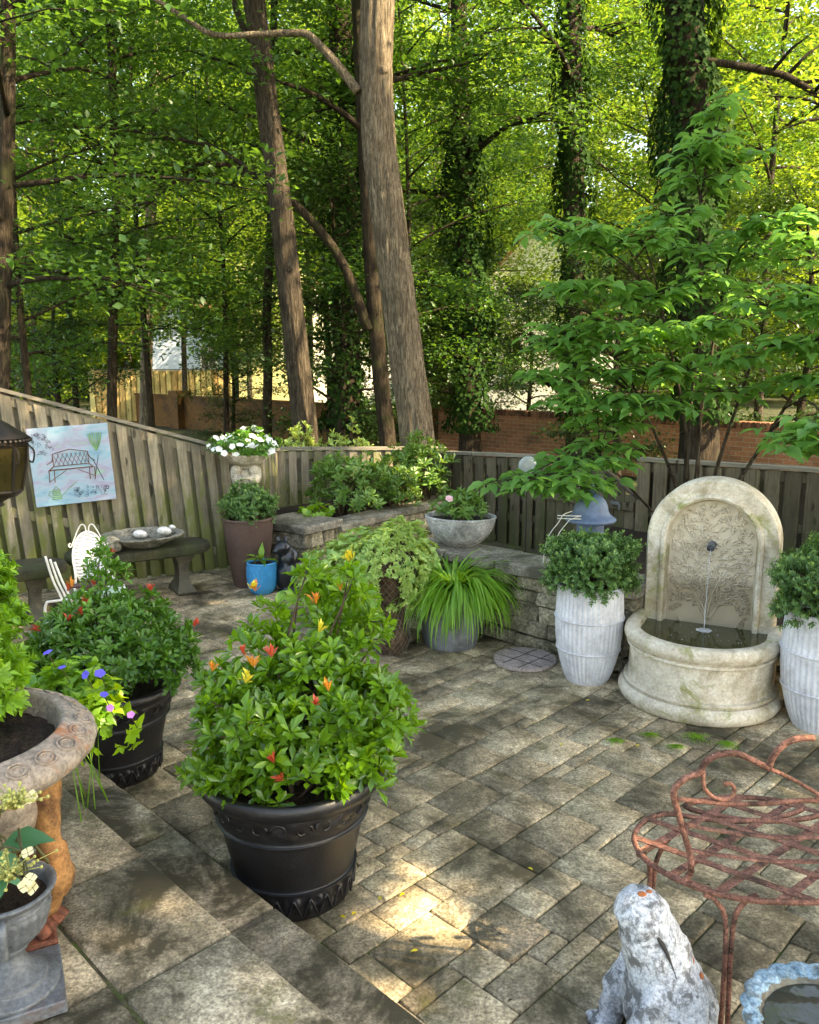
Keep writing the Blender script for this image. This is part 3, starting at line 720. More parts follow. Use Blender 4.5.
def ribbed(th, z, r): return .0065*abs(math.cos(th*21))**1.5-.004
def white_pot(label, loc, s=1.0, seed=0):
    t = thing('white_planter', label, 'planter', loc, 0, 'tall white ribbed planters'); t.scale = (.97, .97, 1.05)
    prof = rprof([(.125, 0), (.132, .006), (.168, .10), (.196, .22), (.207, .34), (.205, .45), (.200, .545), (.203, .565), (.198, .575), (.184, .572), (.18, .53), (.178, .5)], 7)
    def dd(th, z, r):
        if z > .56 or r < .19 and z > .5: return 0
        return ribbed(th, z, r)*(1 if z > .02 else .2)
    m = MB(); m.lathe([(r*s, z*s) for r, z in prof], 352, disp=dd); m.build('pot_body', M['white_pot'], t, smooth=True)
    for zz, rr in ((.20, .196), (.385, .211)):
        m = MB(); m.tube([((rr)*s*math.cos(2*PI*k/176), rr*s*math.sin(2*PI*k/176), zz*s) for k in range(176)], [.0052*s*(1+.45*math.sin(k*1.9)) for k in range(176)], 6, close=True)
        m.build('rope_band', M['white_pot'], t, smooth=True)
    m = MB(); m.lathe([(.182*s, .535*s), (1e-4, .545*s)], 32); m.build('soil', M['soil'], t)
    return t
WL = Vector((1.09, 4.78, 0)); WR = Vector((2.19, 4.12, 0))
white_pot('tall white ribbed planter between the stone wall and the fountain', WL)
white_pot('tall white ribbed planter right of the fountain, behind the rusty bench', WR, s=1.06)

GP = Vector((.285, 5.42, 0))
t = thing('grey_planter', 'smooth slate grey planter under the arching grass', 'planter', GP)
m = MB(); m.lathe(rprof([(.165, 0), (.180, .012), (.198, .12), (.207, .24), (.212, .335), (.205, .345), (.192, .34), (.186, .28)], 5), 72); m.build('pot_body', M['grey_pot'], t, smooth=True)
m = MB(); m.lathe([(.19, .30), (1e-4, .31)], 32); m.build('soil', M['soil'], t)

BP = Vector((-1.40, 6.98, 0))
t = thing('brown_planter', 'tall tapered brown planter against the fence corner', 'planter', BP)
m = MB(); m.lathe(rprof([(.135, 0), (.14, .01), (.175, .2), (.203, .42), (.218, .575), (.224, .585), (.224, .60), (.212, .603), (.205, .56), (.2, .5)], 5), 72); m.build('pot_body', M['brown_pot'], t, smooth=True)
m = MB(); m.lathe([(.203, .55), (1e-4, .56)], 32); m.build('soil', M['soil'], t)

UP = Vector((-1.245, 6.72, 0))
t = thing('blue_planter', 'small turquoise glazed pot with a leaf pattern beside the black cat', 'planter', UP)
def leafy(th, z, r): return .005*max(0, math.cos(th*18+8*math.sin(z*70)))*(1 if .02 < z < .24 else 0) if r > .09 else 0
m = MB(); m.lathe(rprof([(.085, 0), (.095, .01), (.118, .06), (.126, .15), (.124, .25), (.128, .262), (.124, .27), (.114, .265), (.11, .23)], 8), 160, disp=leafy); m.build('pot_body', M['blue_glaze'], t, smooth=True)
m = MB(); m.lathe([(.112, .25), (1e-4, .255)], 24); m.build('soil', M['soil'], t)

BW = Vector((.375, 5.93, .58))
t = thing('oval_bowl', 'wide grey grooved stone bowl standing on the low wall', 'bowl planter', BW, R(-20))
prof = rprof([(.075, 0), (.10, .004), (.175, .06), (.222, .13), (.245, .20), (.252, .222), (.245, .23), (.232, .222), (.225, .18)], 7)
m = MB(); m.lathe(prof, 120, sx=1.06, sy=.86, disp=lambda th, z, r: .003*math.sin(z*260+2*math.sin(th*5)) if z < .215 else 0); m.build('bowl_body', M['bowl'], t, smooth=True)
m = MB(); m.lathe([(.23, .195), (1e-4, .205)], 32, sx=1.06, sy=.86); m.build('soil', M['soil'], t)

# ------------------------------------------------------------------ fountain
def fountain():
    ang = math.atan2(-.46, .89)                      # local +x across, local -y faces the patio
    t = thing('wall_fountain', 'cream cast-stone fountain with an arched tree relief and a round basin', 'fountain', (1.775, 4.70, 0), ang)
    def dprof(prof, depth, n=64, back=.0):
        """D-shaped sweep: profile (r,z) around a half circle whose straight back is at y=back"""
        vs = []; rows = []
        for (r, z) in prof:
            row = []
            row.append((-r, back, z))
            for k in range(n+1):
                a = PI+PI*k/n; row.append((r*math.cos(a), -depth+r*math.sin(a), z))
            row.append((r, back, z)); rows.append(row)
        m_ = len(rows[0]); fs = []
        for i in range(len(rows)-1):
            for k in range(m_-1): fs.append((i*m_+k, i*m_+k+1, (i+1)*m_+k+1, (i+1)*m_+k))
        return [v for r_ in rows for v in r_], fs
    prof = rprof([(.405, 0), (.430, .006), (.448, .035), (.446, .062), (.428, .082), (.424, .086), (.410, .088), (.410, .094), (.420, .097), (.422, .103), (.420, .109), (.404, .112), (.396, .118), (.393, .2), (.394, .282), (.396, .286), (.408, .289), (.410, .296), (.408, .303), (.398, .306), (.398, .312), (.414, .318), (.427, .345), (.424, .368), (.412, .386), (.385, .392), (.352, .386), (.343, .372), (.34, .33), (.335, .25)], 5)
    prof = [(r, z*1.075) for r, z in prof]; vs, fs = dprof(prof, .22); o = mk('basin', vs, fs, M['fountain'], t)
    vs, fs = dprof([(.343, .372), (.17, .372), (.001, .372)], .22); o = mk('water', vs, fs, M['water'], t); 
    # arched slab
    def arch(w_, h, n=40, y=0.0):
        p = [(-w_, 0)]; c = h-w_
        for k in range(n+1):
            a = PI-PI*k/n; p.append((w_*math.cos(a), c+w_*math.sin(a)))
        p.append((w_, 0)); return [(x, y, z) for x, z in p]
    W = .372; H = 1.25
    loops = [arch(W, H, y=.13), arch(W, H, y=-.01), arch(W-.012, H-.012, y=-.03), arch(W-.085, H-.085, y=-.034), arch(W-.09, H-.09, y=-.052), arch(W-.105, H-.105, y=-.058), arch(W-.118, H-.118, y=-.050), arch(W-.124, H-.124, y=-.012), arch(W-.132, H-.132, y=.012)]
    # bottom rows keep z
    vs = []; fs = []; k = len(loops[0])
    for l in loops: vs += l
    for i in range(len(loops)-1):
        for j in range(k-1): fs.append((i*k+j, i*k+j+1, (i+1)*k+j+1, (i+1)*k+j))
    fs.append(tuple(range(k)))
    o = mk('arched_slab', vs, fs, M['fountain'], t); recalc(o); smooth_by_angle(o, 45)
    pw = W-.13; o = mk('relief_panel', arch(pw, H-.13, y=.011), [tuple(range(k))], M['relief'], t, smooth=False)
    # tree relief
    rng = random.Random(21); m = MB(); lm_pos, lm_d = [], []
    cz = H-.13-pw
    def ok(x, z): return z > .37 and abs(x) < pw-.012 and (z < cz or math.hypot(x, z-cz) < pw-.012)
    def grow(x, z, a, L, r, dep):
        pts = [(x, .004, z)]; n = 7; rr = [r]; cur = rng.choice([-1, 1])*rng.uniform(.05, .16)
        for i in range(n):
            x += math.cos(a)*L/n; z += math.sin(a)*L/n; a += cur
            if not ok(x, z): break
            pts.append((x, .004, z)); rr.append(r*(1-.45*i/n))
            if i > 0 and rng.random() < (.8 if dep > 0 else .35):
                for sg in ((-1, 1) if dep > 1 else (rng.choice((-1, 1)),)): lm_pos.append((x, .002, z)); lm_d.append(a+sg*rng.uniform(.5, 1.1))
            if dep < 4 and i in (2, 4, 5) and rng.random() < .85: grow(x, z, a+rng.choice((-1, 1))*rng.uniform(.5, 1.1), L*.68, r*.62, dep+1)
        if len(pts) > 1: m.tube(pts, rr, 6)
        if dep > 0: lm_pos.append((x, .002, z)); lm_d.append(a)
    for a0, L0 in ((.50, .34), (.61, .30), (.38, .30), (.70, .2), (.30, .2)): grow(.0, .40, PI*a0, L0, .0062, 2)
    m.build('tree_relief', M['relief_hi'], t, smooth=True)
    keep = [(p, a) for p, a in zip(lm_pos, lm_d) if ok(p[0]+.02*math.cos(a), p[2]+.02*math.sin(a))][:900]
    keep = keep[:260]; lm = MB(); sm_ = MB(); pts_ = []
    for _ in range(2600):
        x, z = rng.uniform(-pw, pw), rng.uniform(.50, H-.14)
        if ok(x*1.06, z) and ok(x, z+.015) and all((x-a_)**2+(z-b_)**2 > .040**2 for a_, b_ in pts_) and abs(x)+abs(z-.80) > .05: pts_.append((x, z))
    for x, z in pts_:
        a = math.atan2(z-.46, x*1.5)+rng.uniform(-.9, .9); cv = rng.choice((-1, 1))*rng.uniform(.3, .6); L_ = rng.uniform(.035, .055); P3 = []; px_, pz_ = x-math.cos(a)*L_/2, z-math.sin(a)*L_/2
        for k in range(6):
            P3.append((px_, .002, pz_))
            if k in (1, 2, 3, 4): keep.append(((px_, 0, pz_), a+(1 if k % 2 else -1)*rng.uniform(.6, 1.0)))
            px_ += math.cos(a)*L_/5; pz_ += math.sin(a)*L_/5; a += cv/3
        keep.append(((px_-math.cos(a)*L_/5, 0, pz_-math.sin(a)*L_/5), a)); sm_.tube(P3, .0042, 6)
    sm_.build('sprig_relief', M['relief_hi'], t, smooth=True)
    keep = [(p, a) for p, a in keep if ok(p[0]+.024*math.cos(a), p[2]+.024*math.sin(a))]
    for p, a in keep:
        c, s = math.cos(a), math.sin(a); L = .026*(.8+.4*rng.random()); w_ = L*.34
        q = lambda u, v, y: (p[0]+u*c-v*s, y, p[2]+u*s+v*c)
        lm.add([q(0, 0, .011), q(L*.45, -w_, .011), q(L, 0, .011), q(L*.45, w_, .011), q(L*.5, 0, -.007)], [(0, 1, 4), (1, 2, 4), (2, 3, 4), (3, 0, 4)])
    lm.build('leaf_relief', M['relief_hi'], t, smooth=False)
    m = MB(); m.tube([(0, .02, .86), (0, -.035, .855), (0, -.055, .848)], [.024, .023, .022], 16, caps=False); m.tube([(0, -.045, .85), (0, .0, .855)], [.021, .018], 12); m.build('spout', M['pewter'], t, smooth=True)
    m = MB(); rr = random.Random(4)
    m.tube([(0, -.05, .838), (.001, -.066, .82), (.0, -.082, .75), (.001, -.10, .6), (0, -.115, .47), (.001, -.124, .373)], [.0026, .0016, .0018, .0022, .003, .0035], 8); m.build('water_jet', M['jet'], t, smooth=True)
    m = MB(); m.lathe([(.0, .377), (.014, .378), (.022, .373), (.034, .376), (.045, .3735)], 24, c=(0, -.124, 0), disp=lambda th, z, r: .003*math.sin(th*7))
    for i in range(26):
        a = rr.random()*2*PI; q = rr.uniform(.03, .26); x_, y_ = q*math.cos(a)*1.1, -.2+q*math.sin(a)*.7; m.ball((x_, y_, .374), rr.uniform(.002, .0045), 4, sc_=(1, 1, .5))
    m.build('splash', M['jet'], t, smooth=True)
fountain()

# ------------------------------------------------------------------ round slab on pavers
c = gz(525, 661); t = thing('round_stone', 'round pinkish slab lying on the pavers beside the stone wall', 'stepping stone', (c.x, c.y, 0), R(45))
m = MB(); m.lathe([(.205, .003), (.205, .018), (.198, .024), (1e-4, .024)], 48); m.build('slab', M['stone_round'], t); 
m = MB()
for x in (-.07, .06):
    m.box((x, 0, .0245), (.005, .36, .002))
for y in (-.08, .04): m.box((0, y, .0248), (.36, .005, .002))
m.build('incised_lines', M['dark_joint'], t)

# ------------------------------------------------------------------ black cat
t = thing('cat_statue', 'sitting black cat statue in front of the stone pillar', 'cat statue', gz(288, 591)+Vector((.02, .02, 0)), R(12)); t.scale = (1.35, 1.3, 1.25)
blob('cat_body', [((0, 0, .11), (.105, .085, .12)), ((-.005, 0, .21), (.07, .065, .10)), ((-.045, -.01, .30), (.055, .052, .052)), ((-.085, -.03, .285), (.025, .026, .022)),
    ((-.03, -.05, .1), (.028, .03, .11)), ((.05, -.055, .06), (.06, .04, .06)), ((-.05, -.07, .015), (.035, .03, .018)), ((.02, -.085, .015), (.05, .03, .018)),
    ((-.02, 0, .255), (.045, .045, .05)), ((-.068, .012, .352), (.016, .010, .032), (0, R(-12), 0)), ((-.02, .012, .352), (.016, .010, .034), (0, R(10), 0)),
    ((.09, .01, .025), (.06, .03, .022), (0, 0, .3))], .008, M['black_gloss'], t, smooth=2)

# ------------------------------------------------------------------ concrete benches
def cbench(label, loc, rz, L=1.1, W=.4):
    t = thing('concrete_bench', label, 'garden bench', loc, rz, 'mossy concrete benches along the fence')
    n = 28; poly = []
    for k in range(n):
        a = 2*PI*k/n; poly.append((L/2*abs(math.cos(a))**.55*(1 if math.cos(a) >= 0 else -1), W/2*abs(math.sin(a))**.6*(1 if math.sin(a) >= 0 else -1)))
    m = MB(); rows = []
    for s, z in ((.90, .345), (.97, .355), (1, .38), (1, .405), (.985, .422), (.94, .43)): rows += [(x*s, y*s, z) for x, y in poly]
    fs = []
    for i in range(5):
        for k in range(n): fs.append((i*n+k, i*n+(k+1) % n, (i+1)*n+(k+1) % n, (i+1)*n+k))
    fs.append(tuple(range(n))[::-1]); fs.append(tuple(5*n+k for k in range(n))); m.add(rows, fs); m.build('seat', M['mossy'], t, smooth=True, auto=True)
    for s in (-1, 1):
        m = MB(); pr = [(.11, 0), (.125, .03), (.10, .06), (.07, .12), (.065, .2), (.085, .28), (.12, .33), (.125, .346)]
        vs = []
        for r, z in rprof(pr, 4):
            for (sx, sy) in ((-1, -1), (1, -1), (1, 1), (-1, 1)): vs.append((s*L*.29+sx*r*.62, sy*r*1.25, z))
        k = len(vs)//4; fs = [(i*4+j, i*4+(j+1) % 4, (i+1)*4+(j+1) % 4, (i+1)*4+j) for i in range(k-1) for j in range(4)]+[(3, 2, 1, 0)]
        m.add(vs, fs); m.build('leg', M['concrete'], t, smooth=True, auto=True)
    return t
cbench('mossy concrete bench under the shell basin by the fence', (-2.22, 6.58, 0), R(30), 1.15, .42)
cbench('mossy concrete bench below the painting at the edge of the photo', (-3.12, 5.82, 0), R(30), 1.15, .42)
# shell basin with stones
t = thing('shell_basin', 'scalloped stone shell basin resting on the mossy bench', 'birdbath basin', (-2.18, 6.55, .432), R(20))
prof = rprof([(.10, 0), (.14, .01), (.22, .05), (.30, .09), (.315, .105), (.305, .112), (.27, .095), (.18, .06), (.001, .045)], 4)
m = MB(); m.lathe(prof, 144, disp=lambda th, z, r: (.022*abs(math.sin(th*9))*max(0, (r-.12)/.2)), sy=.85); m.build('shell', M['shell'], t, smooth=True)
for i, (x, y, z, r, l) in enumerate(((-.02, .05, .10, .042, 'pale round stone on top of the shell basin, leftmost of three'), (.17, .02, .12, .044, 'larger pale rounded stone on the right rim of the shell basin'), (.24, .06, .14, .022, 'smallest pale stone perched on the rim of the shell basin'))):
    o = blob('garden_stone', [((0, 0, 0), (r*1.3, r, r*.8)), ((r*.5, 0, -.005), (r, r*.9, r*.7))], .008, M['white_rock'], smooth=2); o.location = t.matrix_basis @ Vector((x, y, z)); tag(o, l, 'stone', 'stones on the shell basin')
p = aty(107, 553, 6.3); o = blob('carved_stone', [((0, 0, .06), (.12, .07, .06)), ((-.09, -.02, .05), (.06, .05, .035)), ((.04, 0, .10), (.07, .05, .045)), ((-.12, -.02, .035), (.04, .04, .015))], .012, M['shell'], smooth=2, disp=.02, dscale=.05)
o.location = (p.x, p.y, .43); tag(o, 'rough carved stone on the bench end beside the white chair', 'stone'); 
o = blob('white_stone', [((0, 0, .07), (.085, .07, .07))], .012, M['white_rock'], smooth=2); o.location = gz(125, 628)+Vector((0, .1, 0)); tag(o, 'rounded white stone on the ground behind the left shrub', 'stone')

# ------------------------------------------------------------------ white iron chair
def chair():
    c = Vector((-2.155, 5.55, 0)); t = thing('iron_chair', 'small cream iron garden chair with an oval white wicker back', 'chair', c, R(12)); t.scale = (.84, .84, .79)
    m = MB(); m.tube([(.17*math.cos(a), .16*math.sin(a), .42) for a in [2*PI*k/32 for k in range(32)]], .011, 8, close=True); m.build('seat_ring', M['white_iron'], t, smooth=True)
    m = MB(); m.lathe([(1e-4, .425), (.155, .422), (.16, .412), (.155, .405)], 32, sy=.94); m.build('seat', M['mint'], t, smooth=True)
    m = MB(); rows = []; n = 40
    for s in (-1, 1):
        m.add([(-.105+.0, 0, 0)], [], 0) if False else None
    bc = Vector((-.10, .12, .70))
    # wicker: stacked horizontal strands within an oval
    for i in range(30):
        z = -.205+.41*i/29; hw = .125*math.sqrt(max(0, 1-(z/.215)**2))
        if hw > .01: m.tube([(bc.x-hw+2*hw*k/6, bc.y+.008*math.sin(k*PI/2+i*PI), bc.z+z*1.15) for k in range(7)], .0086, 5)
    b0 = len(m.v); m.lathe([(1e-4, .004), (.115, .004), (.118, 0), (.115, -.004), (1e-4, -.004)], 32)
    for i in range(b0, len(m.v)): v = m.v[i]; m.v[i] = (bc.x+v[0]*1.02, bc.y+.004+v[2], bc.z+v[1]*1.95)
    m.build('wicker_back', M['wicker'], t, smooth=True)
    m = MB(); m.tube([(bc.x+.128*math.cos(a), bc.y, bc.z+.245*math.sin(a)) for a in [2*PI*k/36 for k in range(36)]], .010, 7, close=True); m.build('back_frame', M['white_iron'], t, smooth=True)
    def curl(x, z, r, s, st): return [(x+s*r*(1-k*.07)*math.cos(st+k*.55), bc.y, z+r*(1-k*.07)*math.sin(st+k*.55)) for k in range(10)]
    m = MB()
    for s in (-1, 1):
        m.tube(spline([(bc.x+s*.01, bc.y, bc.z+.19), (bc.x+s*.015, bc.y, bc.z+.29), (bc.x+s*.045, bc.y, bc.z+.31), (bc.x+s*.08, bc.y, bc.z+.25), (bc.x+s*.115, bc.y, bc.z+.16), (bc.x+s*.14, bc.y, bc.z+.11), (bc.x+s*.155, bc.y, bc.z+.13), (bc.x+s*.14, bc.y, bc.z+.145)]), .0055, 7)
    m.build('scrolls', M['white_iron'], t, smooth=True)
    for s in (-1, 1):
        m = MB(); m.tube(spline([(-.1+s*.12, .12, .62), (-.06+s*.15, .08, .52), (-.02+s*.19, .0, .48), (s*.19, -.06, .45), (s*.16, -.08, .42)]), .010, 7); m.build('arm', M['white_iron'], t, smooth=True)
    for x, y in ((-.14, -.13), (.14, -.13), (-.15, .13), (.13, .13)):
        m = MB(); m.tube(spline([(x*.9, y*.9, .42), (x*1.2, y*1.2, .28), (x*1.1, y*1.1, .12), (x*1.4, y*1.4, .0)]), .009, 7); m.build('leg', M['white_iron'], t, smooth=True)
chair()
# bird figurine standing on the chair seat
t0 = blob('bird_figurine', [((0, 0, .05), (.09, .055, .05)), ((.075, 0, .11), (.035, .03, .035)), ((.115, 0, .115), (.022, .01, .008)), ((-.09, 0, .045), (.06, .03, .018)), ((.05, 0, .08), (.045, .035, .04)), ((.04, .0, .155), (.012, .01, .03)), ((.07, 0, .15), (.01, .01, .026))], .007, plain('brown pottery', (.10, .055, .045), .5, .4), smooth=2)
t0.location = (-2.16, 5.42, .37); t0.rotation_euler = (0, 0, R(5)); tag(t0, 'small brown bird figurine on the cream chair seat', 'figurine')
t0 = thing('folding_arm_rack', 'slatted white iron plant stand leaning beside the cream chair', 'plant stand', (-2.47, 5.42, 0), R(0))
for k in range(3):
    m = MB(); m.tube(spline([(-.0+.03*k, 0, .62-.02*k), (.04+.03*k, 0, .45), (.10+.03*k, 0, .28), (.13+.03*k, 0, .0)]), .008, 6); m.build('bar', M['white_iron'], t0, smooth=True)
m = MB(); m.tube(spline([(.03, -.02, .0), (-.02, -.02, .2), (-.01, -.02, .29), (.04, -.02, .31), (.30, -.02, .33)]), .010, 7); m.build('hoop', M['white_iron'], t0, smooth=True)
t0.name = 'plant_stand'

# ------------------------------------------------------------------ painting on the fence
def painting():
    a = Vector((-3.03, 6.70, 0)); d = Vector((.867, .5, 0)); 
    m, n, b = _new('painted canvas'); v = coords(n, (1, 1, 3)); g = noise(n, v, 3.2, 6, .6, .3)
    col = ramp(n, g, [(.32, (.12, .25, .36)), (.43, (.19, .34, .42)), (.52, (.27, .35, .43)), (.6, (.27, .26, .36)), (.7, (.22, .38, .30))])
    lk(n, col, b.inputs['Base Color']); b.inputs['Roughness'].default_value = .7; M['canvas'] = m
    t = thing('garden_painting', 'pale blue painted canvas of a bench and watering can hung on the fence', 'painting', (-3.06, 6.60, .97), R(24)); t.rotation_euler = (R(-3), R(-3), R(24))
    W, H = .62, .64
    m = MB(); m.box((W/2, .0, 0+.1), (W, .03, H), ch=.003); m.build('canvas', M['canvas'], t)
    y = -.0165; cx, cz = W/2, .1
    def ln(mb, pts, r=.0022): mb.tube([(x, y, z) for x, z in pts], r*1.6, 5, flat=.5)
    # bench: diagonal lattice back, seat, legs
    m = MB()
    bx0, bx1, bz0, bz1 = .17, .44, .10, .20
    ln(m, [(bx0, bz1), (.30, bz1+.03), (bx1, bz1)], .004); ln(m, [(bx0, bz0), (bx1, bz0)], .004); ln(m, [(bx0, bz0), (bx0, bz1)], .004); ln(m, [(bx1, bz0), (bx1, bz1)], .004)
    for k in range(9):
        x = bx0+.0337*k
        if x+.045 <= bx1+.02: ln(m, [(x, bz0), (min(x+.05, bx1), bz1)]); ln(m, [(min(x+.05, bx1), bz0), (x, bz1)])
    ln(m, [(bx0-.04, bz0-.03), (bx1+.03, bz0-.03)], .006); ln(m, [(bx0-.04, bz0-.03), (bx0, bz0)], .005); ln(m, [(bx1+.03, bz0-.03), (bx1, bz0)], .005); ln(m, [(bx0-.05, bz0+.02), (bx0-.01, bz0+.04), (bx0, bz1-.02)], .004); ln(m, [(bx1+.05, bz0+.02), (bx1+.02, bz0+.04), (bx1, bz1-.02)], .004)
    for x in (bx0-.04, bx0, bx1, bx1+.04): ln(m, [(x, bz0-.03), (x-.005, bz0-.13)], .004)
    ln(m, [(bx0-.04, bz0-.12), (bx0+.09, bz0-.04)], .003); ln(m, [(bx1+.04, bz0-.11), (bx1-.09, bz0-.04)], .003); m.build('painted_bench', M['ink_brown'], t)
    m = MB(); 
    for (x0, z0, x1, z1) in ((.52, .16, .47, -.04), (.47, .14, .54, -.05)): ln(m, [(x0, z0), (x1, z1)], .003)
    m.build('painted_canes', M['ink'], t)
    m = MB()  # watering can
    ln(m, [(.13, -.17), (.20, -.17), (.19, -.09), (.14, -.09), (.13, -.17)], .003)
    for q in range(5): ln(m, [(.14, -.165+q*.016), (.195, -.165+q*.016)], .006)
    ln(m, [(.195, -.15), (.25, -.10), (.31, -.05), (.33, -.045)], .003); ln(m, [(.14, -.10), (.115, -.10), (.105, -.13), (.13, -.15)], .003); ln(m, [(.145, -.09), (.165, -.06), (.185, -.09)], .003); m.build('painted_watering_can', M['ink_green'], t)
    rng = random.Random(6)
    for (x0, x1, z0, z1, n_) in ((.02, .17, .20, .38, 40), (.30, .56, -.17, -.09, 44)):
        m = MB()
        for _ in range(n_):
            x, z = rng.uniform(x0, x1), rng.uniform(z0, z1); r = rng.uniform(.006, .018); a0 = rng.random()*6
            ln(m, [(min(max(x+r*(1-k*.06)*math.cos(a0+k*.6), .01), W-.01), z+r*(1-k*.06)*math.sin(a0+k*.6)) for k in range(9)], .0014)
        m.build('painted_scrollwork', M['ink'], t)
    m = MB()
    for k in range(7):
        a0 = (k-3)*.28; ln(m, [(.51, .20), (.51+.05*math.sin(a0), .27), (.51+.07*math.sin(a0), .33+.02*math.cos(a0))], .005)
    m.build('painted_plant', M['ink_green'], t)
painting()

# ------------------------------------------------------------------ hanging lantern at the left edge
def lantern():
    c = Vector((-2.30, 4.55, 1.17)); t = thing('hanging_lantern', 'ornate bronze lantern with amber panes hanging on a chain before the fence', 'lantern', c, R(15))
    n = 8; 
    m = MB(); m.lathe([(.09, .0), (.115, .02), (.12, .03), (.118, .04)], n); m.lathe([(.165, .28), (.172, .295), (.16, .31)], n); m.lathe([(.175, .32), (.185, .33), (.12, .375), (.07, .41), (.035, .43), (.02, .46)], n)
    for k in range(n):
        a = 2*PI*k/n; m.tube([(.118*math.cos(a), .118*math.sin(a), .03), (.150*math.cos(a), .150*math.sin(a), .17), (.165*math.cos(a), .165*math.sin(a), .29)], .008, 6)
        for q in range(5): m.ball((.178*math.cos(a+q*.157), .178*math.sin(a+q*.157), .315), .012, 4)
        m.tube(spline([(.165*math.cos(a), .165*math.sin(a), .29), (.195*math.cos(a), .195*math.sin(a), .25), (.185*math.cos(a), .185*math.sin(a), .19), (.165*math.cos(a), .165*math.sin(a), .2)]), .005, 5)
    m.lathe([(1e-4, -.06), (.02, -.05), (.012, -.03), (.06, -.005), (.09, 0)], 16); m.build('lantern_frame', M['lantern'], t, smooth=True, auto=True)
    for k in range(n):
        a0, a1 = 2*PI*(k+.06)/n, 2*PI*(k+.94)/n; m = MB()
        m.add([(.114*math.cos(a0), .114*math.sin(a0), .035), (.114*math.cos(a1), .114*math.sin(a1), .035), (.161*math.cos(a1), .161*math.sin(a1), .285), (.161*math.cos(a0), .161*math.sin(a0), .285)], [(0, 1, 2, 3)]); m.build('pane', M['lantern_glass'], t)
    m = MB()
    for k in range(14):
        z = .47+k*.032; e = k % 2
        m.tube([((.012 if not e else .004)*math.cos(2*PI*q/10), (.004 if not e else .012)*math.cos(2*PI*q/10)+0, z+.022*math.sin(2*PI*q/10)) if False else ((.011*math.cos(2*PI*q/10) if not e else 0), (.011*math.cos(2*PI*q/10) if e else 0), z+.021*math.sin(2*PI*q/10)) for q in range(10)], .0035, 5, close=True)
    m.build('chain', M['lantern'], t, smooth=True)
    h = thing('shepherd_hook', 'dark iron hook pole holding the lantern, just outside the left edge', 'hook pole', (-2.75, 4.55, 0))
    m = MB(); m.tube(spline([(0, 0, 0), (0, 0, 1.2), (0, 0, 2.0), (.12, 0, 2.22), (.32, 0, 2.22), (.45, 0, 2.12), (.46, 0, 2.06)]), .012, 8); m.build('pole', M['dark_iron'], h, smooth=True)
lantern()

# ------------------------------------------------------------------ cherub urn
CU = aty(246, 560, 7.25); CU = Vector((CU.x+.04, 7.22, 0))
t = thing('cherub_urn', 'stone pedestal urn carried by cherubs, filled with white flowers', 'pedestal urn', CU)
m = MB(); m.lathe(rprof([(.16, 0), (.165, .05), (.13, .08), (.11, .2), (.105, .5), (.11, .62), (.14, .66), (.145, .70), (.1, .72)], 4), 32); m.build('pedestal', M['cherub'], t, smooth=True)
blob('cherub_figures', [((s*.075, -.05, z), r_) for s in (-1, 1) for z, r_ in ((.99, (.045, .045, .048)), (.90, (.05, .045, .055)), (.80, (.048, .05, .06)))]+[((s*.03, -.09, .92), (.045, .018, .018), (0, 0, s*.5)) for s in (-1, 1)]+[((s*.085, -.1, .76), (.025, .06, .028)) for s in (-1, 1)]+[((s*.12, -.03, .95), (.018, .018, .07)) for s in (-1, 1)]+[((0, 0, .85), (.07, .06, .16))], .009, M['cherub'], t, smooth=2)
m = MB(); m.lathe(rprof([(.06, 1.0), (.08, 1.02), (.15, 1.05), (.19, 1.10), (.2, 1.125), (.185, 1.125), (.17, 1.09)], 5), 64, disp=lambda th, z, r: .006*abs(math.sin(th*10))); m.build('urn_bowl', M['cherub'], t, smooth=True)
m = MB(); m.lathe([(.18, 1.10), (1e-4, 1.11)], 24); m.build('soil', M['soil'], t)

# blue domed feeder behind the left white planter
p = aty(592, 520, 5.55)
t = thing('domed_feeder', 'slate blue bell-roofed bird feeder behind the left boxwood', 'bird feeder', (p.x-.01, 5.55, 0)); t.scale = (.84, .84, .985)
m = MB(); m.lathe(rprof([(.195, .85), (.205, .86), (.20, .875), (.165, .895), (.145, .92), (.13, .97), (.10, 1.015), (.05, 1.045), (.025, 1.05)], 5), 40); m.build('roof', M['slate_blue'], t, smooth=True)
m = MB(); m.lathe(rprof([(.022, 1.045), (.034, 1.06), (.036, 1.075), (.02, 1.10), (.002, 1.135)], 4), 20); m.build('finial', M['slate_blue'], t, smooth=True)
m = MB(); m.lathe([(.10, .66), (.11, .67), (.11, .86)], 24); m.build('seed_holder', M['slate_blue'], t, smooth=True)
m = MB(); m.tube([(0, 0, .3), (0, 0, .67)], .015, 8); m.build('post', M['dark_iron'], t)
q = aty(560, 530, 5.4); t = thing('wire_hoop_stand', 'bent cream wire plant support leaning left of the blue feeder', 'wire stand', (q.x, 5.4, 0))
m = MB()
for dx, hh in ((-.02, .93), (.04, .90)): m.tube(spline([(dx-.1, 0, .4), (dx-.07, 0, .72), (dx+.01, 0, .86), (dx+.04, 0, hh-.02), (dx+.10, .02, hh)]), .0025, 6)
for dz in (.0, .02): m.tube([(-.02, 0, .905-dz), (.14, .0, .90-dz)], .003, 6)
m.build('wire_frame', M['white_iron'], t, smooth=True)
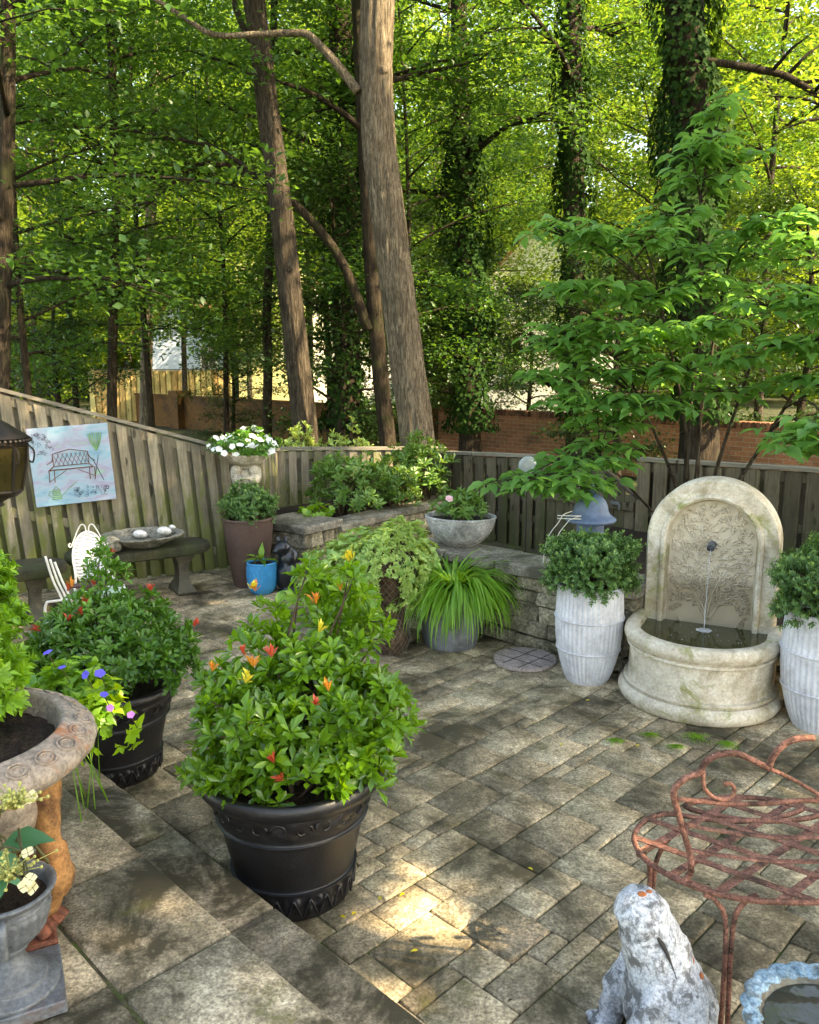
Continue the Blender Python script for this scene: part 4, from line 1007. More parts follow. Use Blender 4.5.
# ------------------------------------------------------------------ rusted iron bench (seen from behind)
def iron_bench():
    SZ = .44
    left = gz(634, 840, SZ); near = [gz(x, y, SZ) for x, y in ((643, 857), (660, 870), (683, 882), (715, 893), (750, 900), (787, 902))]
    far = [gz(x, y, SZ) for x, y in ((640, 825), (655, 816), (672, 814), (705, 819), (734, 821), (771, 819), (803, 806))]
    cx = gz(815, 900, SZ).x+.0                     # symmetry plane x = cx
    org = Vector((cx, near[-1].y, 0)); t = thing('iron_bench', 'rusted wrought iron garden bench with looping back, cut by the photo edge', 'garden bench', org)
    def loc(p): return Vector((p.x-org.x, p.y-org.y, p.z))
    half_near = [loc(left)]+[loc(p) for p in near]; half_far = [loc(p) for p in far]
    far_mid = half_far[-1]
    ring = half_near+[Vector((0, half_near[-1].y+.0, SZ))]
    mir = lambda L_: [Vector((-p.x, p.y, p.z)) for p in L_]
    top = half_far+[Vector((0, far_mid.y+.06, SZ))]
    loop = ring+mir(half_near)[::-1]+mir(half_far)+[Vector((0, far_mid.y+.06, SZ))]+half_far[::-1]
    sm = []; n = len(loop)
    for i in range(n):
        p0, p1, p2, p3 = loop[i-1], loop[i], loop[(i+1) % n], loop[(i+2) % n]
        for k in range(4):
            s = k/4; sm.append(.5*((2*p1)+(p2-p0)*s+(2*p0-5*p1+4*p2-p3)*s*s+(-p0+3*p1-3*p2+p3)*s**3))
    m = MB(); m.tube(sm, .0088, 8, close=True); m.build('seat_rim', M['rust'], t, smooth=True)
    poly = [(p.x, p.y) for p in sm]
    def clip(c, d):
        ts = []
        for i in range(len(poly)):
            a, b = poly[i], poly[(i+1) % len(poly)]; e = (b[0]-a[0], b[1]-a[1]); den = d[0]*e[1]-d[1]*e[0]
            if abs(den) < 1e-9: continue
            s = ((a[0]-c[0])*e[1]-(a[1]-c[1])*e[0])/den; u = ((a[0]-c[0])*d[1]-(a[1]-c[1])*d[0])/den
            if 0 <= u < 1: ts.append(s)
        return (min(ts), max(ts)) if len(ts) >= 2 else None
    yc = sum(p[1] for p in poly)/len(poly)
    for fam, (dx, dy, dz) in enumerate(((.80, .60, .0), (-.80, .60, .004))):
        for k in range(-5, 6):
            c = (k*.21+.05, yc); r_ = clip(c, (dx, dy))
            if not r_ or r_[1]-r_[0] < .08: continue
            a = Vector((c[0]+dx*r_[0], c[1]+dy*r_[0], SZ+dz)); b = Vector((c[0]+dx*r_[1], c[1]+dy*r_[1], SZ+dz)); mid = (a+b)/2; L_ = (b-a).length
            m = MB(); m.box(mid, (L_, .025, .0032), rz=math.atan2(dy, dx), t=.5); m.build('seat_strap', M['rust'], t)
    # back: pixel polylines projected to the plane above the near rim, then mirrored
    def bp(pts, dy=0.0):
        out = []
        for x, y in pts:
            Y = org.y+.02+(0.0); P = aty(x, y, Y-dy); out.append(loc(P)+Vector((0, -.0, 0)))
        return out
    Z = lambda L_: [(600+a/3.74, 720+b/3.74) for a, b in L_]
    foot = half_near[3]
    up = bp(Z([(340, 545), (337, 500), (325, 460), (305, 395), (288, 330), (275, 285), (283, 250), (320, 218), (370, 196), (388, 165), (420, 138), (470, 124), (520, 128), (570, 150), (632, 182)]))
    up = [foot, foot+Vector((.02, 0, .03))]+up
    hump = bp(Z([(632, 182), (640, 150), (665, 112), (700, 84), (750, 68), (800, 68)]))
    for s in (1, -1):
        f = lambda L_: [Vector((s*p.x, p.y, p.z)) for p in L_]
        m = MB(); m.tube(spline(f(up), 4), .0090, 8); m.build('back_upright', M['rust'], t, smooth=True)
        m = MB(); m.tube(spline(f(hump), 4), .0090, 8); m.build('back_crest', M['rust'], t, smooth=True)
        m = MB(); m.tube(spline(f(bp(Z([(388, 190), (385, 225), (395, 262), (425, 290), (462, 298), (495, 280), (502, 255), (485, 238), (462, 240)]))), 4), .006, 7); m.build('scroll', M['rust'], t, smooth=True)
        m = MB(); m.tube(spline(f(bp(Z([(632, 182), (700, 212), (770, 250), (819, 280)])+[(830, 800)])), 4), .006, 7); m.build('brace', M['rust'], t, smooth=True)
    cxp = 815
    for pts, r, fl in (([(290, 296), (400, 307), (500, 314), (620, 312), (740, 302)], .007, None), ([(312, 388), (400, 407), (500, 422), (620, 434), (720, 438)], .011, .3), ([(325, 482), (400, 498), (500, 512), (620, 524), (720, 529)], .011, .3)):
        a = bp(Z(pts)); full = a+[Vector((0, a[-1].y, a[-1].z))]+[Vector((-p.x, p.y, p.z)) for p in a[::-1]]
        m = MB(); m.tube(spline(full, 3), r, 8, flat=fl); m.build('back_rail', M['rust'], t, smooth=True)
    # legs with forked tops
    def leg(top, foot, fd):
        m = MB(); jz = SZ-.11
        j = top+(foot-top)*.25
        for s in (-1, 1):
            e = top+fd*(.075*s); e.z = SZ-.008
            m.tube(spline([e, e*.35+(top+Vector((0, 0, -.04)))*.65+fd*.015*s, Vector((j.x, j.y, jz))+fd*.010*s, foot+fd*.010*s]), .0075, 8)
        m.tube([foot+Vector((0, 0, .012)), foot], [.02, .022], 10); m.build('leg', M['rust'], t, smooth=True)
    L1 = loc(gz(657, 850, SZ)); 
    N1 = half_near[4]*.45+half_near[5]*.55
    for s in (1, -1):
        leg(Vector((s*L1.x, L1.y+.03, SZ)), Vector((s*(L1.x-.0), L1.y+.04, 0)), Vector((.7*s, .5, 0)).normalized())
        leg(Vector((s*N1.x, N1.y+.02, SZ)), Vector((s*N1.x, N1.y, 0)), Vector((1, 0, 0)))
iron_bench()

# ------------------------------------------------------------------ white stone frog
def frog():
    base = Vector((.69, 2.02, 0)); t = thing('frog_statue', 'flaking white stone frog with its snout raised beside the rusty bench', 'frog statue', base, R(4)); t.scale = (1.08, 1.08, 1.12)
    E = []
    def chain(a, b, ra, rb, n=6):
        a = Vector(a); b = Vector(b)
        for k in range(n+1):
            s = k/n; r = [ra[i]*(1-s)+rb[i]*s for i in range(3)]; E.append((a.lerp(b, s), r))
    chain((.035, -.01, .12), (.0, .0, .25), (.12, .12, .115), (.083, .085, .075), 5)     # trunk
    chain((.0, 0, .25), (-.045, .01, .378), (.088, .092, .078), (.068, .070, .046), 6)      # head rising to the snout
    for k in range(7): E.append(((.03+.018*k, (-1)**k*.012, .33-.035*k), (.022, .026, .02)))
    E.append(((-.048, .012, .396), (.060, .060, .030))); E.append(((-.085, .012, .372), (.035, .045, .024)))
    E.append(((.004, -.050, .335), (.020, .016, .016))); E.append(((-.020, .078, .325), (.024, .02, .022)))       # eyes
    chain((.09, -.10, .06), (.02, -.13, .07), (.09, .05, .065), (.05, .04, .05), 4)       # near thigh
    chain((.09, .10, .06), (.02, .13, .07), (.09, .05, .065), (.05, .04, .05), 4)
    chain((.03, -.12, .02), (-.06, -.12, .018), (.05, .035, .02), (.04, .03, .015), 3)    # hind foot
    chain((.03, .12, .02), (-.06, .12, .018), (.05, .035, .02), (.04, .03, .015), 3)
    for s in (-1, 1):
        chain((-.03, s*.075, .19), (-.075, s*.085, .11), (.04, .035, .05), (.036, .032, .04), 4)
        chain((-.075, s*.085, .11), (-.09, s*.08, .025), (.034, .03, .04), (.038, .032, .025), 4)
        for q in (-1, 0, 1): E.append(((-.12, s*.08+q*.022, .014), (.035, .012, .012)))
    blob('frog_body', E, .0075, M['frog'], t, smooth=2, disp=.016, dscale=.035)
    m = MB()
    for s in (-1,):
        m.tube(spline([(-.072, -.020, .398), (-.045, -.046, .372), (-.018, -.070, .335), (.0, -.083, .295), (.012, -.090, .262)]), [.001, .002, .003, .004, .005, .006, .0065, .007, .0065, .006, .0055, .005, .0045, .004, .003, .002, .0015, .001][:21]+[.001]*3, 6)
    m.tube(spline([(-.075, .022, .40), (-.045, .055, .372), (-.018, .080, .335), (.0, .088, .295)]), .003, 6)
    m.build('mouth', M['frog_dark'], t, smooth=True)
    for (x, y, z, r, e) in ((-.052, .000, .428, .010, 0), (-.030, .010, .427, .007, 0), (.076, -.032, .262, .009, 1), (.094, -.05, .230, .010, 1)):
        m = MB(); m.ball((x, y, z), r, 6, sc_=(1.2, 1, .35) if not e else (.5, .8, 1.3)); m.build('rust_spot', M['frog_rust'], t, smooth=True)
frog()

# ------------------------------------------------------------------ blue scalloped bird bath
def bath():
    c = gz(836, 1028, .30); t = thing('scalloped_birdbath', 'pale blue scalloped birdbath holding murky water in the corner under the bench', 'birdbath', (c.x+.0, c.y, 0))
    def sc_(th, z, r): return .010*abs(math.sin(th*11))*max(0, min(1, (r-.12)/.08))
    m = MB(); m.lathe(rprof([(.07, .0), (.10, .02), (.07, .06), (.055, .14), (.08, .20), (.14, .24), (.185, .275), (.205, .296), (.210, .306), (.200, .312), (.178, .304), (.168, .295)], 5), 176, disp=sc_); m.build('bowl', M['bird_blue'], t, smooth=True)
    m = MB(); m.lathe(rprof([(.170, .297), (.15, .275), (.10, .262), (.001, .258)], 5), 64, disp=sc_); m.build('basin_inside', M['bath_in'], t, smooth=True)
    blob('scalloped_edge', [((.190*math.cos(2*PI*k/44), .190*math.sin(2*PI*k/44), .302+.004*(k % 2)), (.022 if k % 2 else .015, .014, .007), (0, 0, 2*PI*k/44)) for k in range(44)], .004, M['bird_blue'], t, smooth=1, disp=.012, dscale=.012)
    m = MB(); m.lathe([(.163, .286), (1e-4, .286)], 48); m.build('water', _water('bath water', (.05, .05, .035)), t)
bath()

# ------------------------------------------------------------------ big ornate urn on the landing
UC = Vector((-1.245, 2.07, .32))
def big_urn():
    t = thing('cast_iron_urn', 'large weathered iron urn with an ornate egg-pattern rim on a rusty foot', 'urn', UC, R(0))
    def egg(th, z, r):
        if r > .30 and .505 < z < .60: return .007*(abs(math.sin(th*13)))**.5*math.sin((z-.505)/.095*PI)
        return 0
    prof = rprof([(.085, .20), (.13, .235), (.20, .29), (.255, .37), (.27, .43), (.275, .47), (.30, .495), (.325, .505), (.352, .52), (.368, .545), (.362, .570), (.335, .592), (.300, .606), (.288, .606), (.280, .595), (.272, .56), (.262, .5)], 7)
    m = MB(); m.lathe(prof, 312, disp=egg); m.build('bowl', M['urn_iron'], t, smooth=True)
    m = MB()
    for k in range(26):    # raised ovals on the sloping lip
        a = 2*PI*(k+.5)/26; c = Vector((.338*math.cos(a), .338*math.sin(a), .592)); tx = Vector((-math.sin(a), math.cos(a), 0)); rd = Vector((math.cos(a), math.sin(a), -.55)).normalized()
        for sc_ in (1, .6): m.tube([c+tx*.029*sc_*math.cos(q*PI/8)+rd*.023*sc_*math.sin(q*PI/8) for q in range(16)], .0032, 5, close=True)
    m.build('egg_ornament', M['urn_iron'], t, smooth=True)
    m = MB(); m.lathe([(.268-.012*k+.0, .545+.02*min(1, k/6)+.004*math.sin(k*2.3)) for k in range(22)]+[(1e-4, .565)], 64, disp=lambda th, z, r: .006*math.sin(th*23+r*90)); m.build('soil', M['soil'], t)
    m = MB(); m.lathe(rprof([(.07, .05), (.085, .08), (.06, .12), (.06, .17), (.09, .21)], 5), 40); m.build('stem', M['pewter'], t, smooth=True)
    m = MB(); m.box((0.02, 0, .02), (.40, .40, .045), ch=.008, rz=R(28)); m.lathe(rprof([(.15, .04), (.14, .06), (.10, .075), (.075, .09)], 4), 40); m.build('plinth', M['urn_red'], t, auto=True)
    # lion-paw struts
    for k in range(4):
        a = R(-8)+k*PI/2; d = Vector((math.cos(a), math.sin(a), 0)); s = Vector((-d.y, d.x, 0)); m = MB()
        P = [d*.275+Vector((0, 0, .50)), d*.272+Vector((0, 0, .42)), d*.27+Vector((0, 0, .34)), d*.275+Vector((0, 0, .29)), d*.282+Vector((0, 0, .22)), d*.26+Vector((0, 0, .16)), d*.235+Vector((0, 0, .10))]
        m.tube(spline(P, 5), [.040]*5+[.034]*5+[.030]*5+[.040]*5+[.050]*5+[.040]*5+[.018], 14); 
        o = m.build('leaf_strut', M['urn_orange'], t, smooth=True)
        m = MB()
        for q in (-1.3, -.45, .45, 1.3): m.tube(spline([d*.18+s*q*.022+Vector((0, 0, .075)), d*.22+s*q*.026+Vector((0, 0, .085)), d*.255+s*q*.03+Vector((0, 0, .062)), d*.268+s*q*.031+Vector((0, 0, .047))]), [.014]*6+[.018]*5+[.02]*4+[.012], 8)
        m.build('paw', M['urn_red'], t, smooth=True)
big_urn()

# ------------------------------------------------------------------ small handled urn, front left
HU = Vector((-1.0, 1.83, .32))
def small_urn():
    t = thing('handled_urn', 'grey iron urn with a square foot and handles in the bottom left corner', 'urn', HU, R(27)); t.scale = (.92, .92, .80)
    m = MB(); m.box((0, 0, .022), (.25, .25, .044), ch=.004); m.build('square_foot', M['pewter'], t)
    m = MB(); m.lathe(rprof([(.118, .044), (.118, .055), (.105, .062), (.088, .072), (.086, .082), (.072, .092), (.050, .115), (.036, .145), (.032, .17), (.045, .178), (.045, .19), (.034, .198)], 6), 56); m.build('stem', M['pewter'], t, smooth=True)
    m = MB(); m.lathe(rprof([(.034, .196), (.06, .21), (.09, .25), (.105, .30), (.108, .335), (.102, .35), (.125, .375), (.128, .385), (.118, .388), (.105, .37), (.10, .33)], 6), 160, disp=lambda th, z, r: .005*abs(math.sin(th*12)) if z < .32 and r > .05 else 0); m.build('bowl', M['pewter'], t, smooth=True)
    m = MB(); m.lathe([(.104, .345), (1e-4, .35)], 24); m.build('soil', M['soil'], t)
    for a in (R(-95), R(85)):
        d = Vector((math.cos(a), math.sin(a), 0)); m = MB(); m.tube(spline([d*.08+Vector((0, 0, .24)), d*.13+Vector((0, 0, .25)), d*.145+Vector((0, 0, .30)), d*.135+Vector((0, 0, .345)), d*.10+Vector((0, 0, .35))]), .011, 8); m.build('handle', M['pewter'], t, smooth=True)
small_urn()
# ------------------------------------------------------------------ potted plants
def dome(rng, n, c, r, lump=.18, lo=.35, zmin=-.35, seed=0):
    """points in a lumpy ellipsoid; returns positions and outward axes"""
    d = unit(rng, n*3); d = d[d[:, 2] > zmin][:n]; k = len(d)
    L = 1+lump*(np.sin(d[:, 0]*5+seed)*np.cos(d[:, 1]*4+seed*1.7)+.6*np.sin(d[:, 2]*7+seed))
    s = (lo+(1-lo)*rng.random(k)**.5)*L
    P = np.array(c)+d*np.array(r)*s[:, None]; return P, d
def stems(name, P, root, mat, parent, rng, r=.004, k=60, bend=.5, spread=.06):
    m = MB(); root = np.array(root); idx = rng.choice(len(P), min(k, len(P)), replace=False)
    for i in idx:
        p = P[i]; b = root+np.array([rng.normal()*spread, rng.normal()*spread, 0]); mid = (b+p)/2+np.array([(p-b)[0]*-.12, (p-b)[1]*-.12, .10*bend])
        m.tube(spline([b, mid, p], 3), [r*1.6, r*1.5, r*1.3, r*1.1, r, r*.8, r*.6], 5)
    return m.build(name, mat, parent, smooth=True)
def shoots(t, rng, P, mats, L=.05, W=.014, per=7, name='new_shoot', spread=(18, 42)):
    cache = {}
    for i, p in enumerate(P):
        mt = mats[i % len(mats)]; k = (mt.name, i % 2)
        if k not in cache:
            a = rosettes(rng, np.zeros((1, 3)), np.array([[0, 0, 1.]]), per, L, W, spread); o = leaves(name, *a[:5], 'obovate', mt, t, tint=a[5]); cache[k] = o
        else:
            o = cache[k].copy(); COL.objects.link(o); o.parent = t
        o.location = p; o.rotation_euler = (rng.uniform(-.5, .5), rng.uniform(-.5, .5), rng.uniform(0, 6)); s = rng.uniform(.85, 1.2); o.scale = (s, s, s)

def pieris(label, c, r, n, seed, mat, extra=None, shoot_px=(), Y=2.7, L=.064, group='pieris shrubs in black planters', root=(0, 0, .4), per=9, lime=None):
    rng = np.random.default_rng(seed); t = thing('pieris_shrub', label, 'shrub', c, 0, group)
    lobes = [((0, 0, r[2]*.9), r)]+(extra or [])
    PP, AA = [], []
    tot = sum(q[1][0]*q[1][1]*q[1][2] for q in lobes)**(1)
    for (cc, rr) in lobes:
        k = int(n*(rr[0]*rr[1]*rr[2]/tot)**.8)
        P, d = dome(rng, k, cc, rr, seed=seed); PP.append(P); AA.append(d*.9+np.array([0, 0, .75])+rng.normal(size=d.shape)*.28)
    P = np.concatenate(PP); A = np.concatenate(AA)
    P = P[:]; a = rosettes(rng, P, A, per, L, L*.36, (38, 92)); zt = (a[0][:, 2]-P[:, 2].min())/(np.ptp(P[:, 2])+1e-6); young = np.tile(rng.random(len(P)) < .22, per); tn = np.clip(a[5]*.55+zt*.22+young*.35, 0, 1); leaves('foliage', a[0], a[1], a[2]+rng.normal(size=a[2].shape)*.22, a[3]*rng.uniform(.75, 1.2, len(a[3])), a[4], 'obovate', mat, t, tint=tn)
    stems('stems', P, (root[0], root[1], root[2]-c[2]), M['twig'], t, rng, .0042, 90)
    if lime is not None:
        lc, lr, ln_ = lime; P2, d2 = dome(rng, ln_, lc, lr); a = rosettes(rng, P2, d2+np.array([0, 0, .4]), 6, .036, .016, (40, 85)); leaves('lime_foliage', *a[:5], 'obovate', M['L_lime'], t, tint=a[5])
    if shoot_px:
        pts = []; ms = []
        for (x, y, dy, mt) in shoot_px:
            p = aty(x, y, c[1]+dy); pts.append((p.x-c[0], p.y-c[1], p.z-c[2])); ms.append(mt)
        for p, mt in zip(pts, ms): shoots(t, rng, [p], [M[mt]], L=.044, W=.012, per=9, spread=(10, 50))
    return t
RL, OL, YL = 'red_leaf', 'orange_leaf', 'yellow_leaf'
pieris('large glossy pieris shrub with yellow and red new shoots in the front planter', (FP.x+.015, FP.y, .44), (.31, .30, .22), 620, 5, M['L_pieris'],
    extra=[((-.16, .0, .20), (.17, .16, .20)), ((.16, .0, .24), (.20, .17, .20)), ((.05, .06, .38), (.15, .14, .15)), ((.20, .20, .46), (.13, .13, .14)), ((-.15, .12, .44), (.10, .10, .10)), ((.05, .22, .62), (.07, .07, .13)), ((-.10, .10, .56), (.05, .05, .10)), ((.20, .12, .66), (.06, .06, .10)), ((-.03, -.17, .06), (.25, .14, .13)), ((.20, -.06, .10), (.17, .17, .14)), ((.26, .0, .22), (.16, .16, .16)), ((-.22, -.08, .08), (.14, .14, .12)), ((.12, .24, .54), (.13, .12, .12)), ((-.24, -.02, .28), (.10, .12, .14))],
    shoot_px=((245, 684, -.26, YL), (249, 682, -.24, YL), (272, 658, -.2, RL), (244, 656, -.2, RL), (318, 633, -.2, YL), (316, 706, -.28, RL), (329, 692, -.26, OL), (254, 668, -.2, OL), (212, 672, -.15, OL), (250, 590, .15, YL), (256, 592, .15, OL), (316, 605, .05, OL), (341, 592, .15, OL), (350, 562, .25, YL), (353, 560, .25, YL), (275, 764, -.3, RL), (284, 781, -.31, RL)),
    root=(0, 0, .40), lime=((-.27, -.10, .05), (.10, .10, .06), 34))
a_ = Vector((LP.x, LP.y, .42))
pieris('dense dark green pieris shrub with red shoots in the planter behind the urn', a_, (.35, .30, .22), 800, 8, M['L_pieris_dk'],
    extra=[((-.22, .0, .16), (.18, .18, .17)), ((.17, .0, .16), (.20, .18, .16)), ((-.02, .10, .30), (.20, .15, .12)), ((-.05, .12, .50), (.09, .09, .17)), ((-.28, -.05, .05), (.16, .16, .14)), ((.26, -.05, .10), (.16, .16, .14))],
    shoot_px=((68, 622, -.15, RL), (72, 588, .05, OL), (67, 592, .05, RL), (95, 587, .05, RL), (82, 606, 0, RL), (151, 592, .1, RL), (193, 627, 0, RL), (110, 555, .2, RL), (41, 632, -.1, RL), (83, 616, -.1, RL)), L=.048, root=(0, 0, .4))

def boxwood(label, c, r, n, seed, mat='L_box', tip='L_boxtip', L=.024, cat='shrub', name='boxwood_shrub', group=None, root=.0):
    rng = np.random.default_rng(seed); t = thing(name, label, cat, c, 0, group)
    P, d = dome(rng, n, (0, 0, r[2]*.85), r, lump=.24, lo=.45, zmin=-.6, seed=seed)
    # sprigs: short twigs with paired leaves
    A = d+np.array([0, 0, .45])+rng.normal(size=d.shape)*.35; A /= np.linalg.norm(A, axis=1)[:, None]
    pos, dr, up, T = [], [], [], []; x, y = ortho(A)
    for k in range(6):
        s = k*.009; ang = (k % 2)*PI/2+rng.random(len(P))*.6
        e = x*np.cos(ang)[:, None]+y*np.sin(ang)[:, None]
        for sg in (-1, 1):
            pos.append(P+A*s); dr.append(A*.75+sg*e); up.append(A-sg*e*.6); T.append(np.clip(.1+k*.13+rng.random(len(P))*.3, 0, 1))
    pos, dr, up, T = map(np.concatenate, (pos, dr, up, T)); LL = L*rng.uniform(.7, 1.15, len(pos))
    leaves('foliage', pos, dr, up, LL, LL*.48, 'diamond', M[mat], t, tint=T)
    k = rng.choice(len(P), len(P)//5, replace=False); a = rosettes(rng, P[k]+A[k]*.055, A[k], 5, L*.9, L*.42, (25, 60)); leaves('light_tips', *a[:5], 'diamond', M[tip], t, tint=a[5])
    stems('stems', P, (0, 0, root), M['twig'], t, rng, .003, 60, spread=.03)
    return t
boxwood('rounded boxwood shrub in the white planter left of the fountain', (WL.x, WL.y, .55), (.25, .235, .185), 1350, 11, group='boxwoods in white planters')
boxwood('loose boxwood shrub with pale tips in the white planter right of the fountain', (WR.x+.02, WR.y-.02, .58), (.31, .28, .22), 1600, 12, group='boxwoods in white planters')
boxwood('clipped dark green boxwood ball in the tall brown planter', (BP.x, BP.y, .56), (.20, .20, .155), 900, 13, L=.026)
# urn shrub (bright)
boxwood('bright green small-leaved shrub growing in the big iron urn', (UC.x-.12, UC.y+.12, .87), (.22, .20, .13), 520, 14, mat='L_urn', tip='L_urn', L=.042, name='urn_shrub')
boxwood('airy yellow-green shrub beside the black planter at the left edge', (-1.92, 3.2, .25), (.30, .26, .32), 900, 15, mat='L_urn', tip='L_urn', L=.036, name='leafy_shrub')
boxwood('leafy green plant at the left edge below the lantern', (-2.55, 4.55, .30), (.30, .2, .28), 400, 16, mat='L_pieris', tip='L_urn', L=.05, name='leafy_shrub')

# blossoms helper: individual flowers sharing one mesh
def blossom(t, pts, mat, r=.016, petals=5, name='flower', centre=None, seed=0, tilt=.6, face=None):
    rng = np.random.default_rng(seed); proto = None
    for p in pts:
        if proto is None:
            a = np.arange(petals)*2*PI/petals; d = np.c_[np.cos(a), np.sin(a), np.full(petals, .25)]
            proto = leaves(name, np.zeros((petals, 3)), d, np.tile([0, 0, 1.], (petals, 1)), r, r*1.05, 'obovate', mat, t); o = proto
        else: o = proto.copy(); COL.objects.link(o); o.parent = t
        o.location = p; o.rotation_euler = (R(35)+rng.uniform(-tilt, tilt), rng.uniform(-tilt, tilt), rng.uniform(-1, 1)*.5); s = rng.uniform(.8, 1.2); o.scale = (s, s, s)

# white impatiens on the cherub urn
rng = np.random.default_rng(31); t = thing('impatiens_plant', 'mound of white flowers and leaves in the cherub urn', 'flowers', (CU.x, CU.y, 1.12))
P, d = dome(rng, 380, (0, 0, .05), (.29, .25, .17), zmin=-.25); a = rosettes(rng, P, d+np.array([0, 0, .5]), 6, .045, .024, (50, 90)); leaves('foliage', *a[:5], 'ovate', M['L_pieris_dk'], t, tint=a[5])
P, d = dome(rng, 60, (0, 0, .05), (.285, .26, .165), lo=.95, zmin=-.2); P = P[d[:, 1] < .35]; blossom(t, [tuple(p) for p in P[:42]], M['white_petal'], r=.033, seed=2)
# torenia: trailing violet flowers by the urn
rng = np.random.default_rng(32); tc = Vector((-1.13, 2.76, .32)); t = thing('torenia_plant', 'trailing lime-leaved plant with violet blue flowers between urn and black planter', 'flowers', tc)
P, d = dome(rng, 210, (-.13, .08, .34), (.20, .14, .17), zmin=-.6); a = rosettes(rng, P, d+np.array([0, 0, .5]), 4, .045, .028, (50, 90)); leaves('foliage', *a[:5], 'ovate', M['L_urn'], t, tint=a[5])
P2, d2 = dome(rng, 26, (.05, -.02, .34), (.15, .10, .13), zmin=-.9); a = rosettes(rng, P2, d2+np.array([0, 0, .3]), 4, .042, .028, (50, 90)); leaves('lime_foliage', *a[:5], 'ovate', M['L_lime'], t, tint=a[5])
stems('stems', np.concatenate([P, P2]), (0, 0, 0), M['L_urn'], t, rng, .0016, 8)
fp = [(48, 653), (62, 668), (86, 675), (100, 674), (104, 695), (110, 708), (131, 715)]
pts = [aty(x, y, 2.62)-tc for x, y in fp]; blossom(t, pts[:5], M['blue_petal'], r=.017, seed=3, name='violet_flower'); blossom(t, pts[5:], M['pink_petal'], r=.017, seed=4, name='lilac_flower')
m = MB()
for (x, y) in fp: 
    p = aty(x, y, 2.62)-tc; m.tube(spline([p+Vector((0, .05, -.07)), p+Vector((0, .02, -.03)), p], 3), .002, 4)
m.build('flower_stalks', M['stem'], t)
# small white-flowered plant at left edge
rng = np.random.default_rng(33); c = Vector((-2.25, 4.15, 0)); t = thing('white_flower_plant', 'low leafy plant dotted with small white flowers at the left edge', 'flowers', c)
P, d = dome(rng, 200, (0, 0, .25), (.25, .2, .25)); a = rosettes(rng, P, d+np.array([0, 0, .5]), 5, .045, .02, (50, 90)); leaves('foliage', *a[:5], 'ovate', M['L_urn'], t, tint=a[5])
P, d = dome(rng, 30, (0, 0, .27), (.26, .21, .26), lo=.95, zmin=0); blossom(t, [tuple(p) for p in P[:20]], M['white_petal'], r=.022, seed=6)
o = blob('leaning_rock', [((0, 0, .12), (.09, .08, .16)), ((.03, 0, .22), (.05, .05, .10))], .012, M['concrete'], smooth=2, disp=.03, dscale=.08); o.location = (-1.95, 4.1, 0); tag(o, 'upright grey rock among the plants at the left edge', 'rock')
# hydrangea in the handled urn
rng = np.random.default_rng(34); c = HU+Vector((0, 0, .35)); t = thing('hydrangea', 'hydrangea with big leaves and cream lacecap florets in the handled urn', 'flowers', c)
lp = [(85, 818, -.0, .7, -.1), (40, 830, 0, -.3, -.3), (15, 780, .05, -.2, .2), (22, 872, -.05, .5, -.5), (60, 760, .1, .6, .3)]
hp = [((-.02, -.02, .06), (.75, -.45, -.25)), ((.0, -.03, .03), (.2, -.9, -.5)), ((-.08, .0, .10), (-.6, .4, .3)), ((-.06, -.05, .0), (.15, -.75, -.9)), ((-.10, -.02, .04), (-.6, -.6, -.4)), ((-.07, .04, .10), (.3, .8, .4)), ((-.10, .05, .10), (-.9, .2, .5)), ((-.05, -.07, -.05), (.05, -.6, -1)), ((.01, -.01, .08), (.8, .1, .1))]
P = np.array([h[0] for h in hp]); D = np.array([h[1] for h in hp], float); leaves('foliage', P, D, np.tile([.1, -.4, 1.], (len(P), 1)), np.array([.115]*len(P)), np.array([.075]*len(P)), 'ovate', M['L_hydr'], t)
flo = [gp-c for gp in (aty(22, 801, 1.66), aty(32, 797, 1.62), aty(28, 853, 1.58), aty(30, 880, 1.55), aty(26, 886, 1.55), aty(33, 888, 1.55))]
blossom(t, flo, M['cream_petal'], r=.017, petals=4, seed=8, name='floret', tilt=.3)
rr = np.random.default_rng(2); bud_m = plain('green cream buds', (.40, .40, .12), .6, .3)
for cx_, cy_ in ((14, 797), (10, 868)):
    m = MB()
    q = aty(cx_, cy_, 1.62)-c
    for k in range(70):
        e = q+Vector((rr.normal()*.028, rr.normal()*.025, rr.normal()*.008)); m.tube([q-Vector((0, 0, .03)), (q+e)/2-Vector((0, 0, .006)), e], .0010, 4); m.ball(e, .0042, 3)
    m.build('flower_head', bud_m, t, smooth=True)
stems('stems', np.array([tuple(f) for f in flo]+[h[0] for h in hp]), (0, 0, -.02), M['stem'], t, rr, .003, 15)

# bowl plant with a pink bloom
rng = np.random.default_rng(35); t = thing('flowering_plant', 'leafy plant with one pale pink bloom in the stone bowl', 'flowers', BW+Vector((0, 0, .19)))
P, d = dome(rng, 120, (0, 0, .08), (.18, .15, .13)); a = rosettes(rng, P, d+np.array([0, 0, .7]), 6, .062, .022, (50, 90)); leaves('foliage', *a[:5], 'ovate', M['L_rhodo'], t, tint=a[5])
q = aty(449, 499, 5.78)-t.location; blossom(t, [q, q+Vector((.006, .005, .006))], M['rose_petal'], r=.026, petals=6, seed=1)
stems('stems', P, (0, 0, 0), M['stem'], t, rng, .003, 30)
